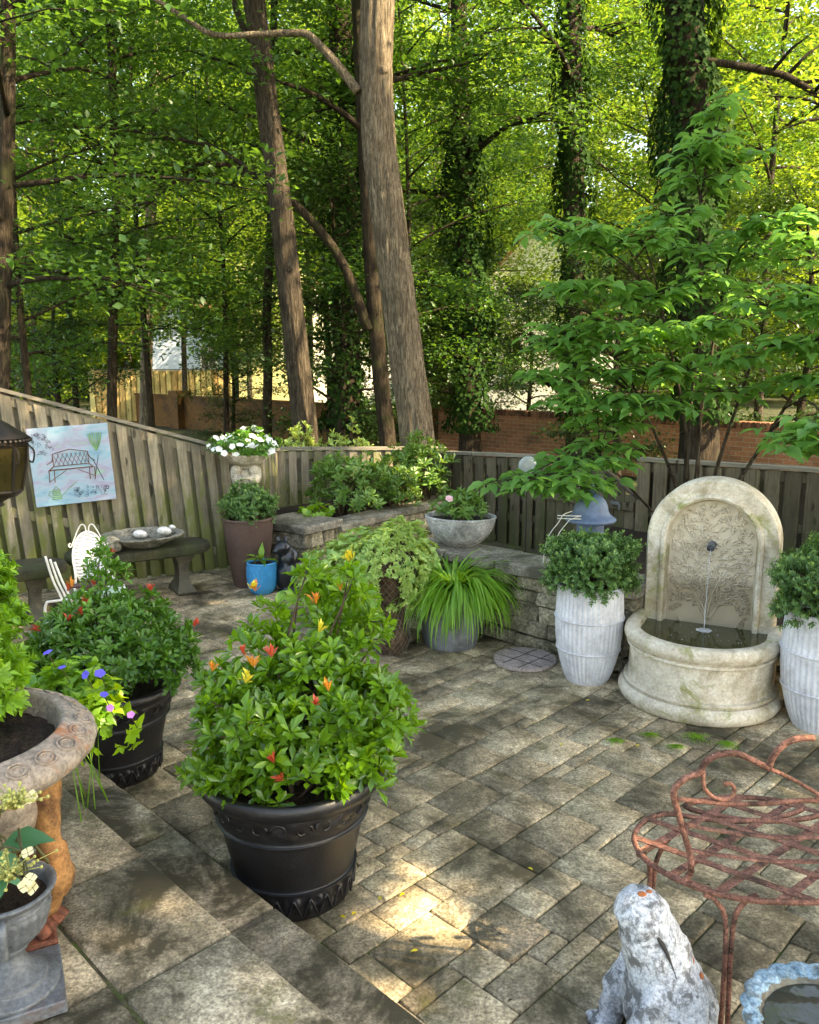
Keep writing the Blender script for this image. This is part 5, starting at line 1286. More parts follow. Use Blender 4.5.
# blue pot plant
t = thing('seedling_plant', 'small plant with a few broad leaves in the blue pot', 'plant', UP+Vector((0, 0, .25)))
P = np.array([(.0, 0, .03)]*7); D = np.array([(-1, -.2, .1), (-.8, .3, .3), (.9, -.2, .1), (1, .2, .0), (.1, -.7, .5), (0, .3, 1), (.3, -.8, .0)], float)
leaves('foliage', P, D, np.tile([0, .1, 1.], (7, 1)), .15, .055, 'ovate', M['L_urn'], t); stems('stems', P+D*.05, (0, 0, 0), M['stem'], t, rng, .003, 7)

# Japanese forest grass
def grass(label, c, n, seed, Lr=(.30, .52)):
    rng = np.random.default_rng(seed); t = thing('forest_grass', label, 'ornamental grass', c); seg = 7
    a = rng.uniform(0, 2*PI, n); L = rng.uniform(*Lr, n); el = np.radians(rng.uniform(35, 82, n)); r0 = rng.random((n, 1))*.10
    P = np.c_[np.cos(a+1)*r0[:, 0], np.sin(a+1)*r0[:, 0], np.zeros(n)]; V = []; w_ = rng.uniform(.0045, .0085, n)
    side = np.c_[-np.sin(a), np.cos(a), np.zeros(n)]; hd = np.c_[np.cos(a), np.sin(a), np.zeros(n)]
    for k in range(seg+1):
        w2 = w_*math.sin(PI*(.22+.78*k/seg))**.8*1.1
        V.append(np.stack([P-side*w2[:, None], P+side*w2[:, None]], 1))
        P = P+(hd*np.cos(el)[:, None]+np.array([0, 0, 1.])*np.sin(el)[:, None])*(L/seg)[:, None]; el = el-np.radians(rng.uniform(14, 30, n))
        P[:, 2] = np.maximum(P[:, 2], -.36)
    V = np.stack(V, 1).reshape(-1, 3); F = []
    for i in range(n):
        b = i*(seg+1)*2
        for k in range(seg): F.append((b+2*k, b+2*k+1, b+2*k+3, b+2*k+2))
    o = mk('blades', V, F, M['L_grass'], t, tint=np.repeat(rng.random(n), (seg+1)*2)); return t
g_ = grass('arching bright green forest grass spilling over the grey planter', GP+Vector((.02, 0, .32)), 1100, 3, Lr=(.26, .66))

# wire topiary and variegated mound
rng = np.random.default_rng(36); tc = Vector((-.13, 5.28, 0)); t = thing('wire_topiary', 'chicken-wire topiary form filled with brown moss under pale creeper', 'topiary', tc)
pr = [(.10, .0), (.135, .10), (.10, .24), (.09, .30), (.13, .42), (.17, .55), (.16, .68), (.09, .78), (.02, .82)]
def rad(z):
    for (a, za), (b_, zb) in zip(pr, pr[1:]):
        if za <= z <= zb: return a+(b_-a)*(z-za)/(zb-za)
    return .02
m = MB()
for s in (-1, 1):
    for k in range(22):
        a0 = 2*PI*k/22; m.tube([((rad(z)+.008)*math.cos(a0+s*z*5), (rad(z)+.008)*math.sin(a0+s*z*5), z) for z in [i*.82/26 for i in range(27)]], .0016, 4)
m.build('wire_mesh', M['wire'], t)
m = MB(); m.lathe([(rad(z)*.93, z) for z in [i*.8/24 for i in range(25)]], 32, disp=lambda th, z, r: .012*math.sin(th*5+z*30)); m.build('moss_fill', M['dead'], t, smooth=True)
P, d = dome(rng, 1900, (0, 0, .54), (.26, .24, .33), lump=.15, lo=.8, zmin=-.6); keep = ~((np.abs(d[:, 0]-.05) < .30) & (d[:, 1] < 0) & (d[:, 2] < .10) & (d[:, 2] > -.5)); P, d = P[keep], d[keep]
a = rosettes(rng, P, d+np.array([0, 0, .4]), 6, .026, .016, (40, 90)); leaves('creeper', *a[:5], 'ovate', M['L_varieg'], t, tint=a[5])
rng = np.random.default_rng(37); t = thing('variegated_shrub', 'mound of cream-edged variegated leaves left of the wire topiary', 'shrub', (-.42, 5.55, 0))
P, d = dome(rng, 900, (.06, -.02, .38), (.36, .30, .40), lump=.15, zmin=-.8); P2, d2 = dome(rng, 240, (.42, -.02, .58), (.2, .2, .22)); P = np.concatenate([P, P2]); d = np.concatenate([d, d2])
a = rosettes(rng, P, d+np.array([0, 0, .6]), 5, .055, .036, (50, 90)); leaves('foliage', *a[:5], 'ovate', M['L_varieg'], t, tint=a[5]); stems('stems', P, (0.1, 0, 0), M['stem'], t, rng, .004, 40)

# raised bed shrubs
def laurel(label, c, r, n, seed, mat='L_rhodo', L=.10, W=.03, per=8):
    rng = np.random.default_rng(seed); t = thing('bed_shrub', label, 'shrub', c, 0)
    P, d = dome(rng, n, (0, 0, r[2]*.8), r, zmin=-.5, seed=seed); a = rosettes(rng, P, d*.7+np.array([0, 0, .8]), per, L, W, (40, 85)); leaves('foliage', *a[:5], 'obovate', M[mat], t, tint=a[5]); stems('stems', P, (0, 0, -.02), M['twig'], t, rng, .005, 40, spread=.1); return t
def bed(px, y, Y): p = aty(px, y, Y); return Vector((p.x, Y, .37))
laurel('broad glossy-leaved shrub at the near end of the raised bed', bed(350, 500, 8.3), (.42, .35, .34), 210, 41)
laurel('paler leafy shrub in the middle of the raised bed', bed(385, 500, 8.5), (.34, .3, .30), 150, 42)
laurel('taller leafy shrub at the far end of the raised bed', bed(418, 500, 8.9), (.34, .3, .42), 200, 43, L=.11)
t = laurel('low broad-leaved seedling at the corner of the raised bed', bed(316, 515, 7.7), (.17, .14, .10), 16, 44, mat='L_urn', L=.10, W=.07, per=5)
for px, w_, l in ((300, .25, 'cream-tipped shrub showing above the low fence, left of two'), (345, .35, 'cream-tipped shrub showing above the low fence beside the dark trunk')):
    p = aty(px, 448, 10.0); rng = np.random.default_rng(px); t = thing('pale_shrub', l, 'shrub', (p.x, 10.0, 0))
    P, d = dome(rng, 130, (0, 0, .75), (w_, .2, .42)); a = rosettes(rng, P, d+np.array([0, 0, .7]), 6, .075, .03, (30, 80)); leaves('foliage', *a[:5], 'obovate', M['L_varieg'], t, tint=a[5]); stems('stems', P, (0, 0, 0), M['twig'], t, rng, .005, 30, spread=.1)
# ------------------------------------------------------------------ trees
def leafcloud(name, C, nper, s, L, W, mat, parent, rng, shape='diamond', flat=.45, droop=.25, culler=None):
    C = np.asarray(C, float); n = len(C)*nper; c = np.repeat(C, nper, 0)
    off = rng.normal(size=(n, 3))*np.array([1, 1, flat])*s; P = c+off
    if culler is not None: P = P[culler(P)]; n = len(P)
    d = rng.normal(size=(n, 3))*np.array([1, 1, .35])+np.array([0, 0, -droop]); up = rng.normal(size=(n, 3))*.38+np.array([0, 0, 1])
    LL = L*rng.uniform(.45, 1.3, n); cl = np.repeat(rng.random(len(C)), nper)[:n] if culler is None else rng.random(n)
    return leaves(name, P, d, up, LL, LL*W, shape, mat, parent, tint=np.clip(cl*.5+rng.random(n)*.5, 0, 1))
def grow_tree(seed, H, r0, z0, CR, nl, lean=(0, 0), wob=.15, sub=5, path=None, rtop=.25, hi=0):
    """trunk + limbs mesh and cluster centres, base at the origin"""
    rng = random.Random(seed); m = MB(); C = []
    if path is None:
        path = []; ph = rng.random()*6
        for i in range(11):
            s = i/10; path.append(Vector((lean[0]*s*H+wob*math.sin(ph+s*5)*s, lean[1]*s*H+wob*math.cos(ph*1.3+s*4)*s, s*H)))
    def at(z):
        for a, b in zip(path, path[1:]):
            if a.z <= z <= b.z: return a.lerp(b, (z-a.z)/max(1e-6, b.z-a.z))
        return path[-1]
    sp = spline(path, 3); z_top = path[-1].z
    if hi: sp = spline(path, 16)
    rad = [r0*(1-(1-rtop)*max(0, p.z)/z_top)+r0*.45*math.exp(-max(0, p.z)/.25) for p in sp]; ns = 72 if hi else 14; m.tube(sp, rad, ns)
    if hi:
        so = Vector((seed*3.1, 7.7, 0))
        for i, p in enumerate(sp):
            for k in range(ns):
                j = i*ns+k; v = Vector(m.v[j]); o = v-p; L_ = o.length
                if L_ < 1e-6: continue
                o /= L_; q = Vector((o.x*5.2, o.y*5.2, v.z*1.1))+so; rdg = 1-abs(mnoise.noise(q+Vector((0, 0, .4*mnoise.noise(q*.7)))))*2.6; big = mnoise.noise(Vector((o.x*1.2, o.y*1.2, v.z*.9))+so)
                m.v[j] = tuple(v+o*(hi*rdg+big*L_*.10))
        for (kz, ka, kr) in ((1.9, -1.9, .07), (3.1, -1.2, .06), (4.3, -2.3, .08), (5.2, -1.0, .07)):
            b = at(kz); d = Vector((math.cos(ka), math.sin(ka), .15)); rr_ = r0*(1-(1-rtop)*kz/z_top); m.tube([b+d*rr_*.75, b+d*rr_*1.04, b+d*rr_*1.1], [kr*1.1, kr*.7, kr*.35], 12)
    g = 2.39996; a0 = rng.random()*6
    for i in range(nl):
        s = (i+.5)/nl; z = z0+(z_top*.98-z0)*s; b = at(z); az = a0+g*i+rng.uniform(-.3, .3)
        Ln = CR*(.55+.6*math.sin(PI*(.18+.75*s)))*rng.uniform(.75, 1.15); up = rng.uniform(.05, .45)+.3*s
        pts = [b]; d = Vector((math.cos(az), math.sin(az), up)).normalized(); p = b.copy(); nn = 7
        for k in range(nn):
            d = (d+Vector((rng.uniform(-.14, .14), rng.uniform(-.14, .14), rng.uniform(-.16, .08)))).normalized(); p = p+d*Ln/nn; pts.append(p.copy())
        rb = min(r0*.42, .02+.016*Ln)*(1-.4*s); m.tube(pts, [rb*(1-.85*k/nn) for k in range(nn+1)], 6)
        for j in range(sub):
            q = rng.uniform(.28, 1); k = int(q*nn); bp_ = pts[min(k, nn)]; sd = Vector((-d.y, d.x, 0))*rng.choice((-1, 1)); dd = (d*.5+sd*rng.uniform(.3, 1)+Vector((0, 0, rng.uniform(-.25, .3)))).normalized(); l2 = Ln*.38*rng.uniform(.5, 1.1)
            e = bp_+dd*l2; mid = (bp_+e)/2+Vector((0, 0, .06*l2)); m.tube([bp_, mid, e], [rb*.3, rb*.2, .004], 4)
            C += [tuple(mid), tuple(e), tuple(e+Vector((rng.uniform(-.3, .3), rng.uniform(-.3, .3), rng.uniform(-.2, .25))))]
        C += [tuple(p), tuple(pts[-2])]
    return m, C
NT = [0]
def tree(name, label, loc, seed, H, r0, z0, CR, nl, mat, barkm, nper=26, L=.10, W=.62, cs=.26, group=None, lean=(0, 0), sub=5, rz=0, shape='diamond', path=None, culler=None):
    t = thing(name, label, 'tree', loc, rz, group); m, C = grow_tree(seed, H, r0, z0, CR, nl, lean, sub=sub, path=path)
    m.build('trunk', M[barkm], t, smooth=True)
    leafcloud('crown', C, nper, cs, L, W, M[mat], t, np.random.default_rng(seed), shape, culler=culler); NT[0] += len(C)*nper
    return t

# --- trunks traced at their own distance (they stand between the fence and the brick wall)
def traced(name, label, px, Y, r0, barkm, ztop, mat='L_maple', seed=1, nl=8, CR=2.6, z0=None, nper=40, rtop=.6, L=.10, dy=0, hi=0):
    pts = [aty(x, y, Y+dy*i) for i, (x, y) in enumerate(px)]; base = Vector((pts[0].x+(pts[0].x-pts[1].x)*.4, Y, 0)) if pts[0].z > .1 else Vector((pts[0].x, Y, 0))
    last = pts[-1]; prev = pts[-2]; d = (last-prev).normalized()
    while last.z < ztop: d = (d*.8+Vector((0, 0, .2))).normalized(); last = last+d*1.2; pts.append(last)
    path = [Vector((0, 0, -.1)), *[p-base for p in pts]]
    t = thing(name, label, 'tree', base); m, C = grow_tree(seed, ztop, r0, z0 or ztop*.6, CR, nl, path=path, rtop=rtop, hi=hi)
    m.build('trunk', M[barkm], t, smooth=True)
    if nper: leafcloud('crown', C, nper, .3, L, .62, M[mat], t, np.random.default_rng(seed))
    return t, base
t1, b1 = traced('tall_tree', 'tall grey-brown trunk leaning left behind the low fence, nearest of the trees', [(418, 447), (409, 380), (399, 300), (389, 220), (379, 150), (376, 80), (378, 0)], 10.3, .212, 'bark_main', 11, seed=51, z0=6.8, nl=9, CR=2.4, rtop=.72, hi=.016)
t2, b2 = traced('tall_tree', 'slender dark leaning trunk left of the grey-brown one', [(306, 447), (299, 370), (290, 290), (281, 210), (269, 120), (261, 50), (254, 0)], 11.2, .165, 'bark_mid', 11, seed=52, z0=6.5, nl=9, CR=2.4, rtop=.6, hi=.010)
t3, b3 = traced('tall_tree', 'thin dark trunk hidden close behind the grey-brown trunk', [(388, 445), (381, 380), (374, 300), (369, 220), (365, 150)], 12.2, .13, 'bark_dark', 9, seed=53, z0=4.8, nl=8, CR=2.4)
t4, b4 = traced('thin_tree', 'thin dark sapling trunk rising left of the yellow picket fence', [(112, 410), (113, 330), (115, 250), (116, 180), (114, 120)], 13.5, .085, 'bark_dark', 8, seed=54, z0=2.8, nl=16, CR=2.1, nper=30)
t5, b5 = traced('thin_tree', 'thin crooked trunk in front of the pale yellow house', [(267, 420), (268, 370), (267, 310), (270, 250), (272, 180)], 15, .09, 'bark_dark', 8, seed=55, z0=5, nl=10, CR=2.0)
t6, b6 = traced('edge_tree', 'dark trunk at the left edge above the fence', [(2, 440), (3, 300), (6, 200), (8, 100), (8, 0)], 9.8, .10, 'bark_dark', 9, seed=56, z0=2.6, nl=18, CR=2.6, nper=34)
t7, b7 = traced('fork_tree', 'distant sunlit trunk with a fork, left of the leaning trunks', [(146, 400), (147, 330), (148, 260), (152, 200)], 21, .16, 'bark_main', 10, seed=57, z0=4.5, nl=8, CR=2.5, nper=18)
t8, b8 = traced('dark_tree', 'dark ivy-covered trunk behind the leaning trunks', [(345, 430), (347, 330), (345, 240), (343, 150)], 14.5, .26, 'bark_dark', 11, seed=58, z0=5, nl=9, CR=2.8)
t9, b9 = traced('ivy_tree', 'broad ivy-wrapped trunk rising behind the dogwood', [(700, 400), (697, 300), (694, 200), (689, 100), (684, 0)], 11.6, .27, 'bark_dark', 12, seed=59, z0=7.2, nl=8, CR=2.6, rtop=.8)
t10, b10 = traced('ivy_tree', 'second ivy-wrapped trunk behind the dogwood, left of the broad one', [(578, 420), (576, 320), (574, 200), (572, 110)], 15, .22, 'bark_dark', 11, seed=60, z0=5.6, nl=9, CR=2.6)
t11, b11 = traced('dark_tree', 'dark trunk left of the white gabled house', [(470, 430), (470, 330), (466, 230), (462, 130)], 15.5, .20, 'bark_dark', 10, seed=61, z0=4.6, nl=10, CR=2.6, nper=30)
# t12, b12 = traced('dark_tree', 'thin dark trunk between the two ivy-wrapped trunks', [(628, 430), (630, 300), (634, 200), (637, 110)], 17, .13, 'bark_dark', 10, seed=62, z0=4.5, nl=10, CR=2.4)
def ivy(tr, px, Y, rad, n, seed, spread=1.0):
    rng = np.random.default_rng(seed); pts = spline([aty(x, y, Y) for x, y in px], 8); i = rng.integers(0, len(pts)-1, n); f = rng.random(n)
    P0 = np.array([tuple(p) for p in pts]); P = P0[i]*(1-f)[:, None]+P0[i+1]*f[:, None]; a = rng.uniform(0, 2*PI, n); lump = 1+.35*np.sin(P[:, 2]*3.1+a*2)
    o = np.c_[np.cos(a), np.sin(a), np.zeros(n)]; P = P+o*(rad*lump*rng.uniform(.8, 1.15, n))[:, None]; b = np.array(tr.location)
    leaves('ivy', P-b, np.c_[rng.normal(size=(n, 2))*.4, -np.ones(n)]+o*.4, o+rng.normal(size=(n, 3))*.25, .085, .075, 'ovate' if n < 2500 else 'diamond', M['L_ivy'], tr, tint=rng.random(n))
ivy(t9, [(700, 420), (697, 300), (694, 200), (689, 100), (684, -40), (680, -200)], 11.6, .36, 9000, 1)
ivy(t10, [(578, 420), (576, 320), (574, 200), (572, 110), (570, -50)], 15, .26, 5000, 2)
ivy(t8, [(345, 430), (347, 330), (345, 240), (343, 150), (341, 60)], 14.5, .36, 5000, 3)
ivy(t11, [(470, 430), (470, 330), (466, 230), (462, 130)], 15.5, .36, 5000, 4)
# limbs of the two leaning trees
def limb(tr, px, Y, r0, r1, name='limb', barkm='bark_mid', sub=0, seed=0, leafmat=None, n=14):
    b = tr.location; P = spline([Vector(aty(x, y, Y))-b for x, y in px], 4); m = MB(); k = len(P); m.tube(P, [r0+(r1-r0)*i/(k-1) for i in range(k)], 8)
    rng = random.Random(seed); C = []
    for q in range(sub):
        i = rng.randint(k//3, k-1); d = Vector((rng.uniform(-1, 1), rng.uniform(-.6, .6), rng.uniform(-.4, .5))).normalized()*rng.uniform(.4, 1.0); m.tube([P[i], P[i]+d*.5+Vector((0, 0, .05)), P[i]+d], [r1*.7, r1*.5, .004], 5); C += [tuple(P[i]+d), tuple(P[i]+d*.6)]
    m.build(name, M[barkm], tr, smooth=True)
    if leafmat and C: leafcloud('limb_leaves', C, n, .22, .10, .62, M[leafmat], tr, np.random.default_rng(seed))
limb(t1, [(358, 92), (335, 62), (312, 38), (300, 33), (262, 34), (215, 35), (185, 18), (150, -4)], 10.2, .055, .025, barkm='bark_main')
limb(t3, [(368, 330), (345, 268), (318, 228), (290, 200), (262, 180), (232, 168), (205, 164), (180, 178), (150, 200), (110, 215)], 12.1, .075, .018, barkm='bark_dark', sub=16, seed=3, leafmat='L_maple')
limb(t2, [(272, 188), (250, 170), (215, 148), (180, 140), (140, 132), (100, 128)], 11.3, .04, .012, barkm='bark_dark', sub=18, seed=4, leafmat='L_maple')
limb(t4, [(113, 232), (90, 238), (70, 245), (40, 262)], 13.4, .03, .01, barkm='bark_dark', sub=12, seed=5, leafmat='L_maple')
limb(t2, [(262, 60), (240, 20), (228, -20)], 11.3, .05, .03, barkm='bark_mid')
limb(t9, [(700, 60), (740, 66), (780, 74), (800, 84), (819, 96), (850, 120)], 11.2, .05, .04, barkm='bark_dark', sub=10, seed=6, leafmat='L_bright')

# --- understory and background trees (three kinds, copied)
def cone_free(P): return np.ones(len(P), bool)
kinds = {}
def place(kind, base_label, x, y, rz, s, ground=0):
    if kind not in kinds:
        spec = {'maple': dict(seed=101, H=8.5, r0=.065, z0=2.0, CR=2.5, nl=26, mat='L_maple', barkm='bark_dark', nper=46, L=.088, sub=6),
                'bright': dict(seed=102, H=9, r0=.08, z0=2.0, CR=2.7, nl=26, mat='L_bright', barkm='bark_mid', nper=40, L=.10, sub=6),
                'dark': dict(seed=103, H=5.0, r0=.09, z0=.35, CR=1.6, nl=26, mat='L_dark', barkm='bark_dark', nper=30, L=.09, sub=5, cs=.2),
                'far': dict(seed=104, H=19, r0=.2, z0=.8, CR=4.2, nl=46, mat='L_bright', barkm='bark_mid', nper=34, L=.22, sub=6, cs=.5)}[kind]
        t = tree({'maple': 'maple_tree', 'bright': 'sunlit_tree', 'dark': 'evergreen_bush', 'far': 'woodland_tree'}[kind], base_label, (x, y, ground), rz=rz, group={'maple': 'shaded maples behind the fence', 'bright': 'sunlit trees beyond the brick wall', 'dark': 'evergreen bushes along the brick wall', 'far': 'tall woodland trees in the distance'}[kind], **spec)
        kinds[kind] = t
    else: t = copy_thing(kinds[kind], (x, y, ground), rz, base_label)
    t.scale = (s,)*3; return t
def atpx(px, Y): return (px-409.5)/FPX*Y*.99
P_ = [
 ('maple', 'shaded maple at the left edge, in front of the dark sapling', 30, 11.5, .95, .3), ('maple', 'shaded maple hanging over the dark sapling trunk', 150, 15.5, 1.05, 1.9),
 
 ('maple', 'maple right behind the grey-brown trunk', 405, 14.8, .95, 4.4), ('maple', 'maple left of the white gabled house', 455, 23, 1.0, 5.6),
 ('maple', 'maple behind the second ivy trunk', 650, 17.5, 1.05, 1.2), 
 ('maple', 'maple with drooping sprays left of the leaning trunks', 225, 18, 1.05, 3.9), ('maple', 'shaded maple between the left edge and the sunlit fork trunk', 75, 18.5, 1.15, 2.7), ('maple', 'shaded maple high over the board wall', 330, 19, 1.15, 1.7),
 ('bright', 'sunlit tree beside the gabled house', 585, 27, 1.2, 2.6), ('dark', 'evergreen bush low before the white gabled house', 528, 20, .72, 1.1), ('bright', 'sunlit tree glowing between the leaning trunks', 310, 23, 1.15, .5), ('bright', 'sunlit yellow-green tree above the far picket fence', 185, 27, 1.2, 1.5), ('bright', 'sunlit tree at the far left over the fence', 40, 26, 1.3, 2.9),
 ('bright', 'sunlit tree right of the broad ivy trunk', 760, 17, 1.2, 4.1), ('bright', 'sunlit tree between the two ivy trunks', 655, 22, 1.25, 5.2), ('bright', 'sunlit tree at the right edge beyond the brick wall', 830, 20.5, 1.2, .9), ('bright', 'sunlit tree behind the dark trunk near the white house', 430, 25, 1.2, 3.3), ('bright', 'yellow-green tree high above the pale house', 250, 33, 1.3, 2.2),
 ('dark', 'evergreen bush left of the slim dark trunk at the wall', 232, 20, .6, .2), ('dark', 'evergreen bush between the dark and grey-brown trunks', 340, 14.2, .92, 1.4), ('dark', 'evergreen bush right of the grey-brown trunk at the wall', 462, 18.8, .85, 2.5), ('dark', 'evergreen bush right of the low wall gap behind the dogwood', 620, 12.6, .75, 3.7),
 ('dark', 'evergreen bush spilling over the brick wall top behind the dogwood', 690, 15.2, .9, 5.0), ('dark', 'evergreen bush over the brick wall at the right edge', 800, 14.2, .9, .6), ('dark', 'evergreen bush at the left edge behind the tall fence', 60, 17, .8, 4.2), ('dark', 'evergreen bush left of the white gabled house behind the dark trunk', 452, 19.5, .8, 4.9), ('dark', 'evergreen bush left of the grey-brown trunk, deeper in the wood', 400, 18, 1.0, 5.9),
 ('far', 'woodland tree far off behind the left edge', 20, 42, 1.1, .4), ('far', 'woodland tree far off above the sunlit fork trunk', 130, 45, 1.2, 1.3), ('far', 'woodland tree far off behind the pale yellow house', 240, 46, 1.15, 2.2), ('far', 'woodland tree far off between the leaning trunks', 345, 44, 1.1, 3.1), ('far', 'woodland tree far off above the dark trunk near the gable', 445, 47, 1.25, 4.0),
 ('far', 'woodland tree far off behind the white gabled house', 545, 48, 1.15, 4.9), ('far', 'woodland tree far off between the ivy trunks', 640, 43, 1.1, 5.8), ('far', 'woodland tree far off right of the broad ivy trunk', 740, 44, 1.2, .9), ('far', 'woodland tree far off at the right edge', 840, 40, 1.15, 1.9)]
for k, l, px, Y, s, rz in P_: place(k, l, atpx(px, Y), Y, rz, s)

# --- far wood closing the horizon
rng = np.random.default_rng(77); n = 8000; ang = rng.uniform(-.65, .65, n); rr = rng.uniform(55, 75, n); z = rng.uniform(0, 1, n)**1.1*22*(.75+.25*np.sin(ang*23)+.12*np.sin(ang*61))
C = np.c_[np.sin(ang)*rr, np.cos(ang)*rr, z]
tag(leafcloud('far_wood', C, 14, .9, .75, .7, M['L_bright'], None, rng), kind='stuff', label='hazy far-off sunlit wood closing the view behind the houses')

# ------------------------------------------------------------------ houses and brightened fence beyond the wall
def house(name, label, x0, x1, y, depth, zw, roof, wallm, roofm, wins=(), rz=0, z0=0):
    W = x1-x0; t = thing(name, label, 'house', (x0, y, z0), rz); m = MB(); m.box((W/2, depth/2, zw/2), (W, depth, zw))
    if roof: m.add([(0, 0, zw), (W, 0, zw), (W/2, 0, zw+roof), (0, depth, zw), (W, depth, zw), (W/2, depth, zw+roof)], [(0, 1, 2), (4, 3, 5)])
    m.build('wall', wallm, t)
    if roof:
        m = MB(); e = .35
        for s, xe in ((0, -e), (1, W+e)):
            dz = -roof*e/(W/2)
            m.add([(xe, -e, zw+dz), (xe, depth+e, zw+dz), (W/2, depth+e, zw+roof), (W/2, -e, zw+roof), (xe, -e, zw+dz+.14), (xe, depth+e, zw+dz+.14), (W/2, depth+e, zw+roof+.14), (W/2, -e, zw+roof+.14)], [(0, 1, 2, 3), (7, 6, 5, 4), (0, 4, 5, 1), (0, 3, 7, 4), (1, 5, 6, 2)])
        m.build('roof', roofm, t)
    for (wx, wz, ww, wh) in wins:
        m = MB(); 
        for (cx, cz, a, b) in ((wx, wz+wh/2, ww+.14, .08), (wx, wz-wh/2, ww+.14, .08), (wx-ww/2, wz, .08, wh), (wx+ww/2, wz, .08, wh), (wx, wz, .04, wh), (wx, wz, ww, .04)): m.box((cx, -.03, cz), (a, .07, b))
        o = m.build('window', M['white_iron'], t); m = MB(); m.box((wx, -.006, wz), (ww, .02, wh)); m.build('pane', M['pane'], o)
    return t
M['pane'] = plain('window glass', (.03, .04, .05), .08, .7)
def siding(name, c1):
    m, n, b = _new(name); s = n.nodes.new('ShaderNodeSeparateXYZ'); tc = n.nodes.new('ShaderNodeTexCoord'); lk(n, tc.outputs['Object'], s.inputs[0]); f = mth(n, 'FRACT', mth(n, 'MULTIPLY', s.outputs[2], 5.0))
    g = noise(n, coords(n), 2, 5, .6); col = mixc(n, 1.0, c1, ramp(n, g, [(.3, .44), (.7, .55)]), 'OVERLAY'); lk(n, col, b.inputs['Base Color']); b.inputs['Roughness'].default_value = .7; bump(n, b, f, .5, .02); return m
house('pale_house', 'pale yellow sided house glimpsed behind the thin crooked trunk', -7.4, -4.7, 36, 6, 6.2, 0, siding('pale yellow siding', (.55, .52, .24)), M['bricktop'], wins=((.75, 2.7, .6, 1.1), (2.1, 2.7, .35, 1.1), (.75, 5.0, .6, 1.0)))
house('white_house', 'white house glimpsed between the leaning trunks', -4.6, 0.2, 38, 8, 5, 2.0, siding('white siding', (.72, .72, .68)), M['bricktop'], wins=((1.0, 3.4, .7, 1.1), (3.6, 3.4, .7, 1.1)))
house('grey_house', 'bluish white house above the far yellow picket fence', -11.8, -8.2, 37, 7, 3.4, 1.4, siding('bluish siding', (.45, .52, .60)), M['bricktop'], wins=((2.9, 2.2, .7, 1.0),))
house('gabled_house', 'white gabled house with a reddish roof beyond the brick wall', 2.6, 7.6, 31, 9, 4.6, 2.8, siding('bright white siding', (.80, .78, .72)), M['bricktop'], wins=((1.2, 2.4, .7, 1.1), (3.2, 2.4, .7, 1.1)), rz=R(-12))
fence('picket_fence', 'distant yellow picket fence brightened as if sunlit beyond the brick wall', (-10.6, 27.5), (-6.0, 28.2), 1.75, 1.75, pitch=.19, w=.15, mat='fence_lit', posts=(0, .33, .66, 1), seed=9)
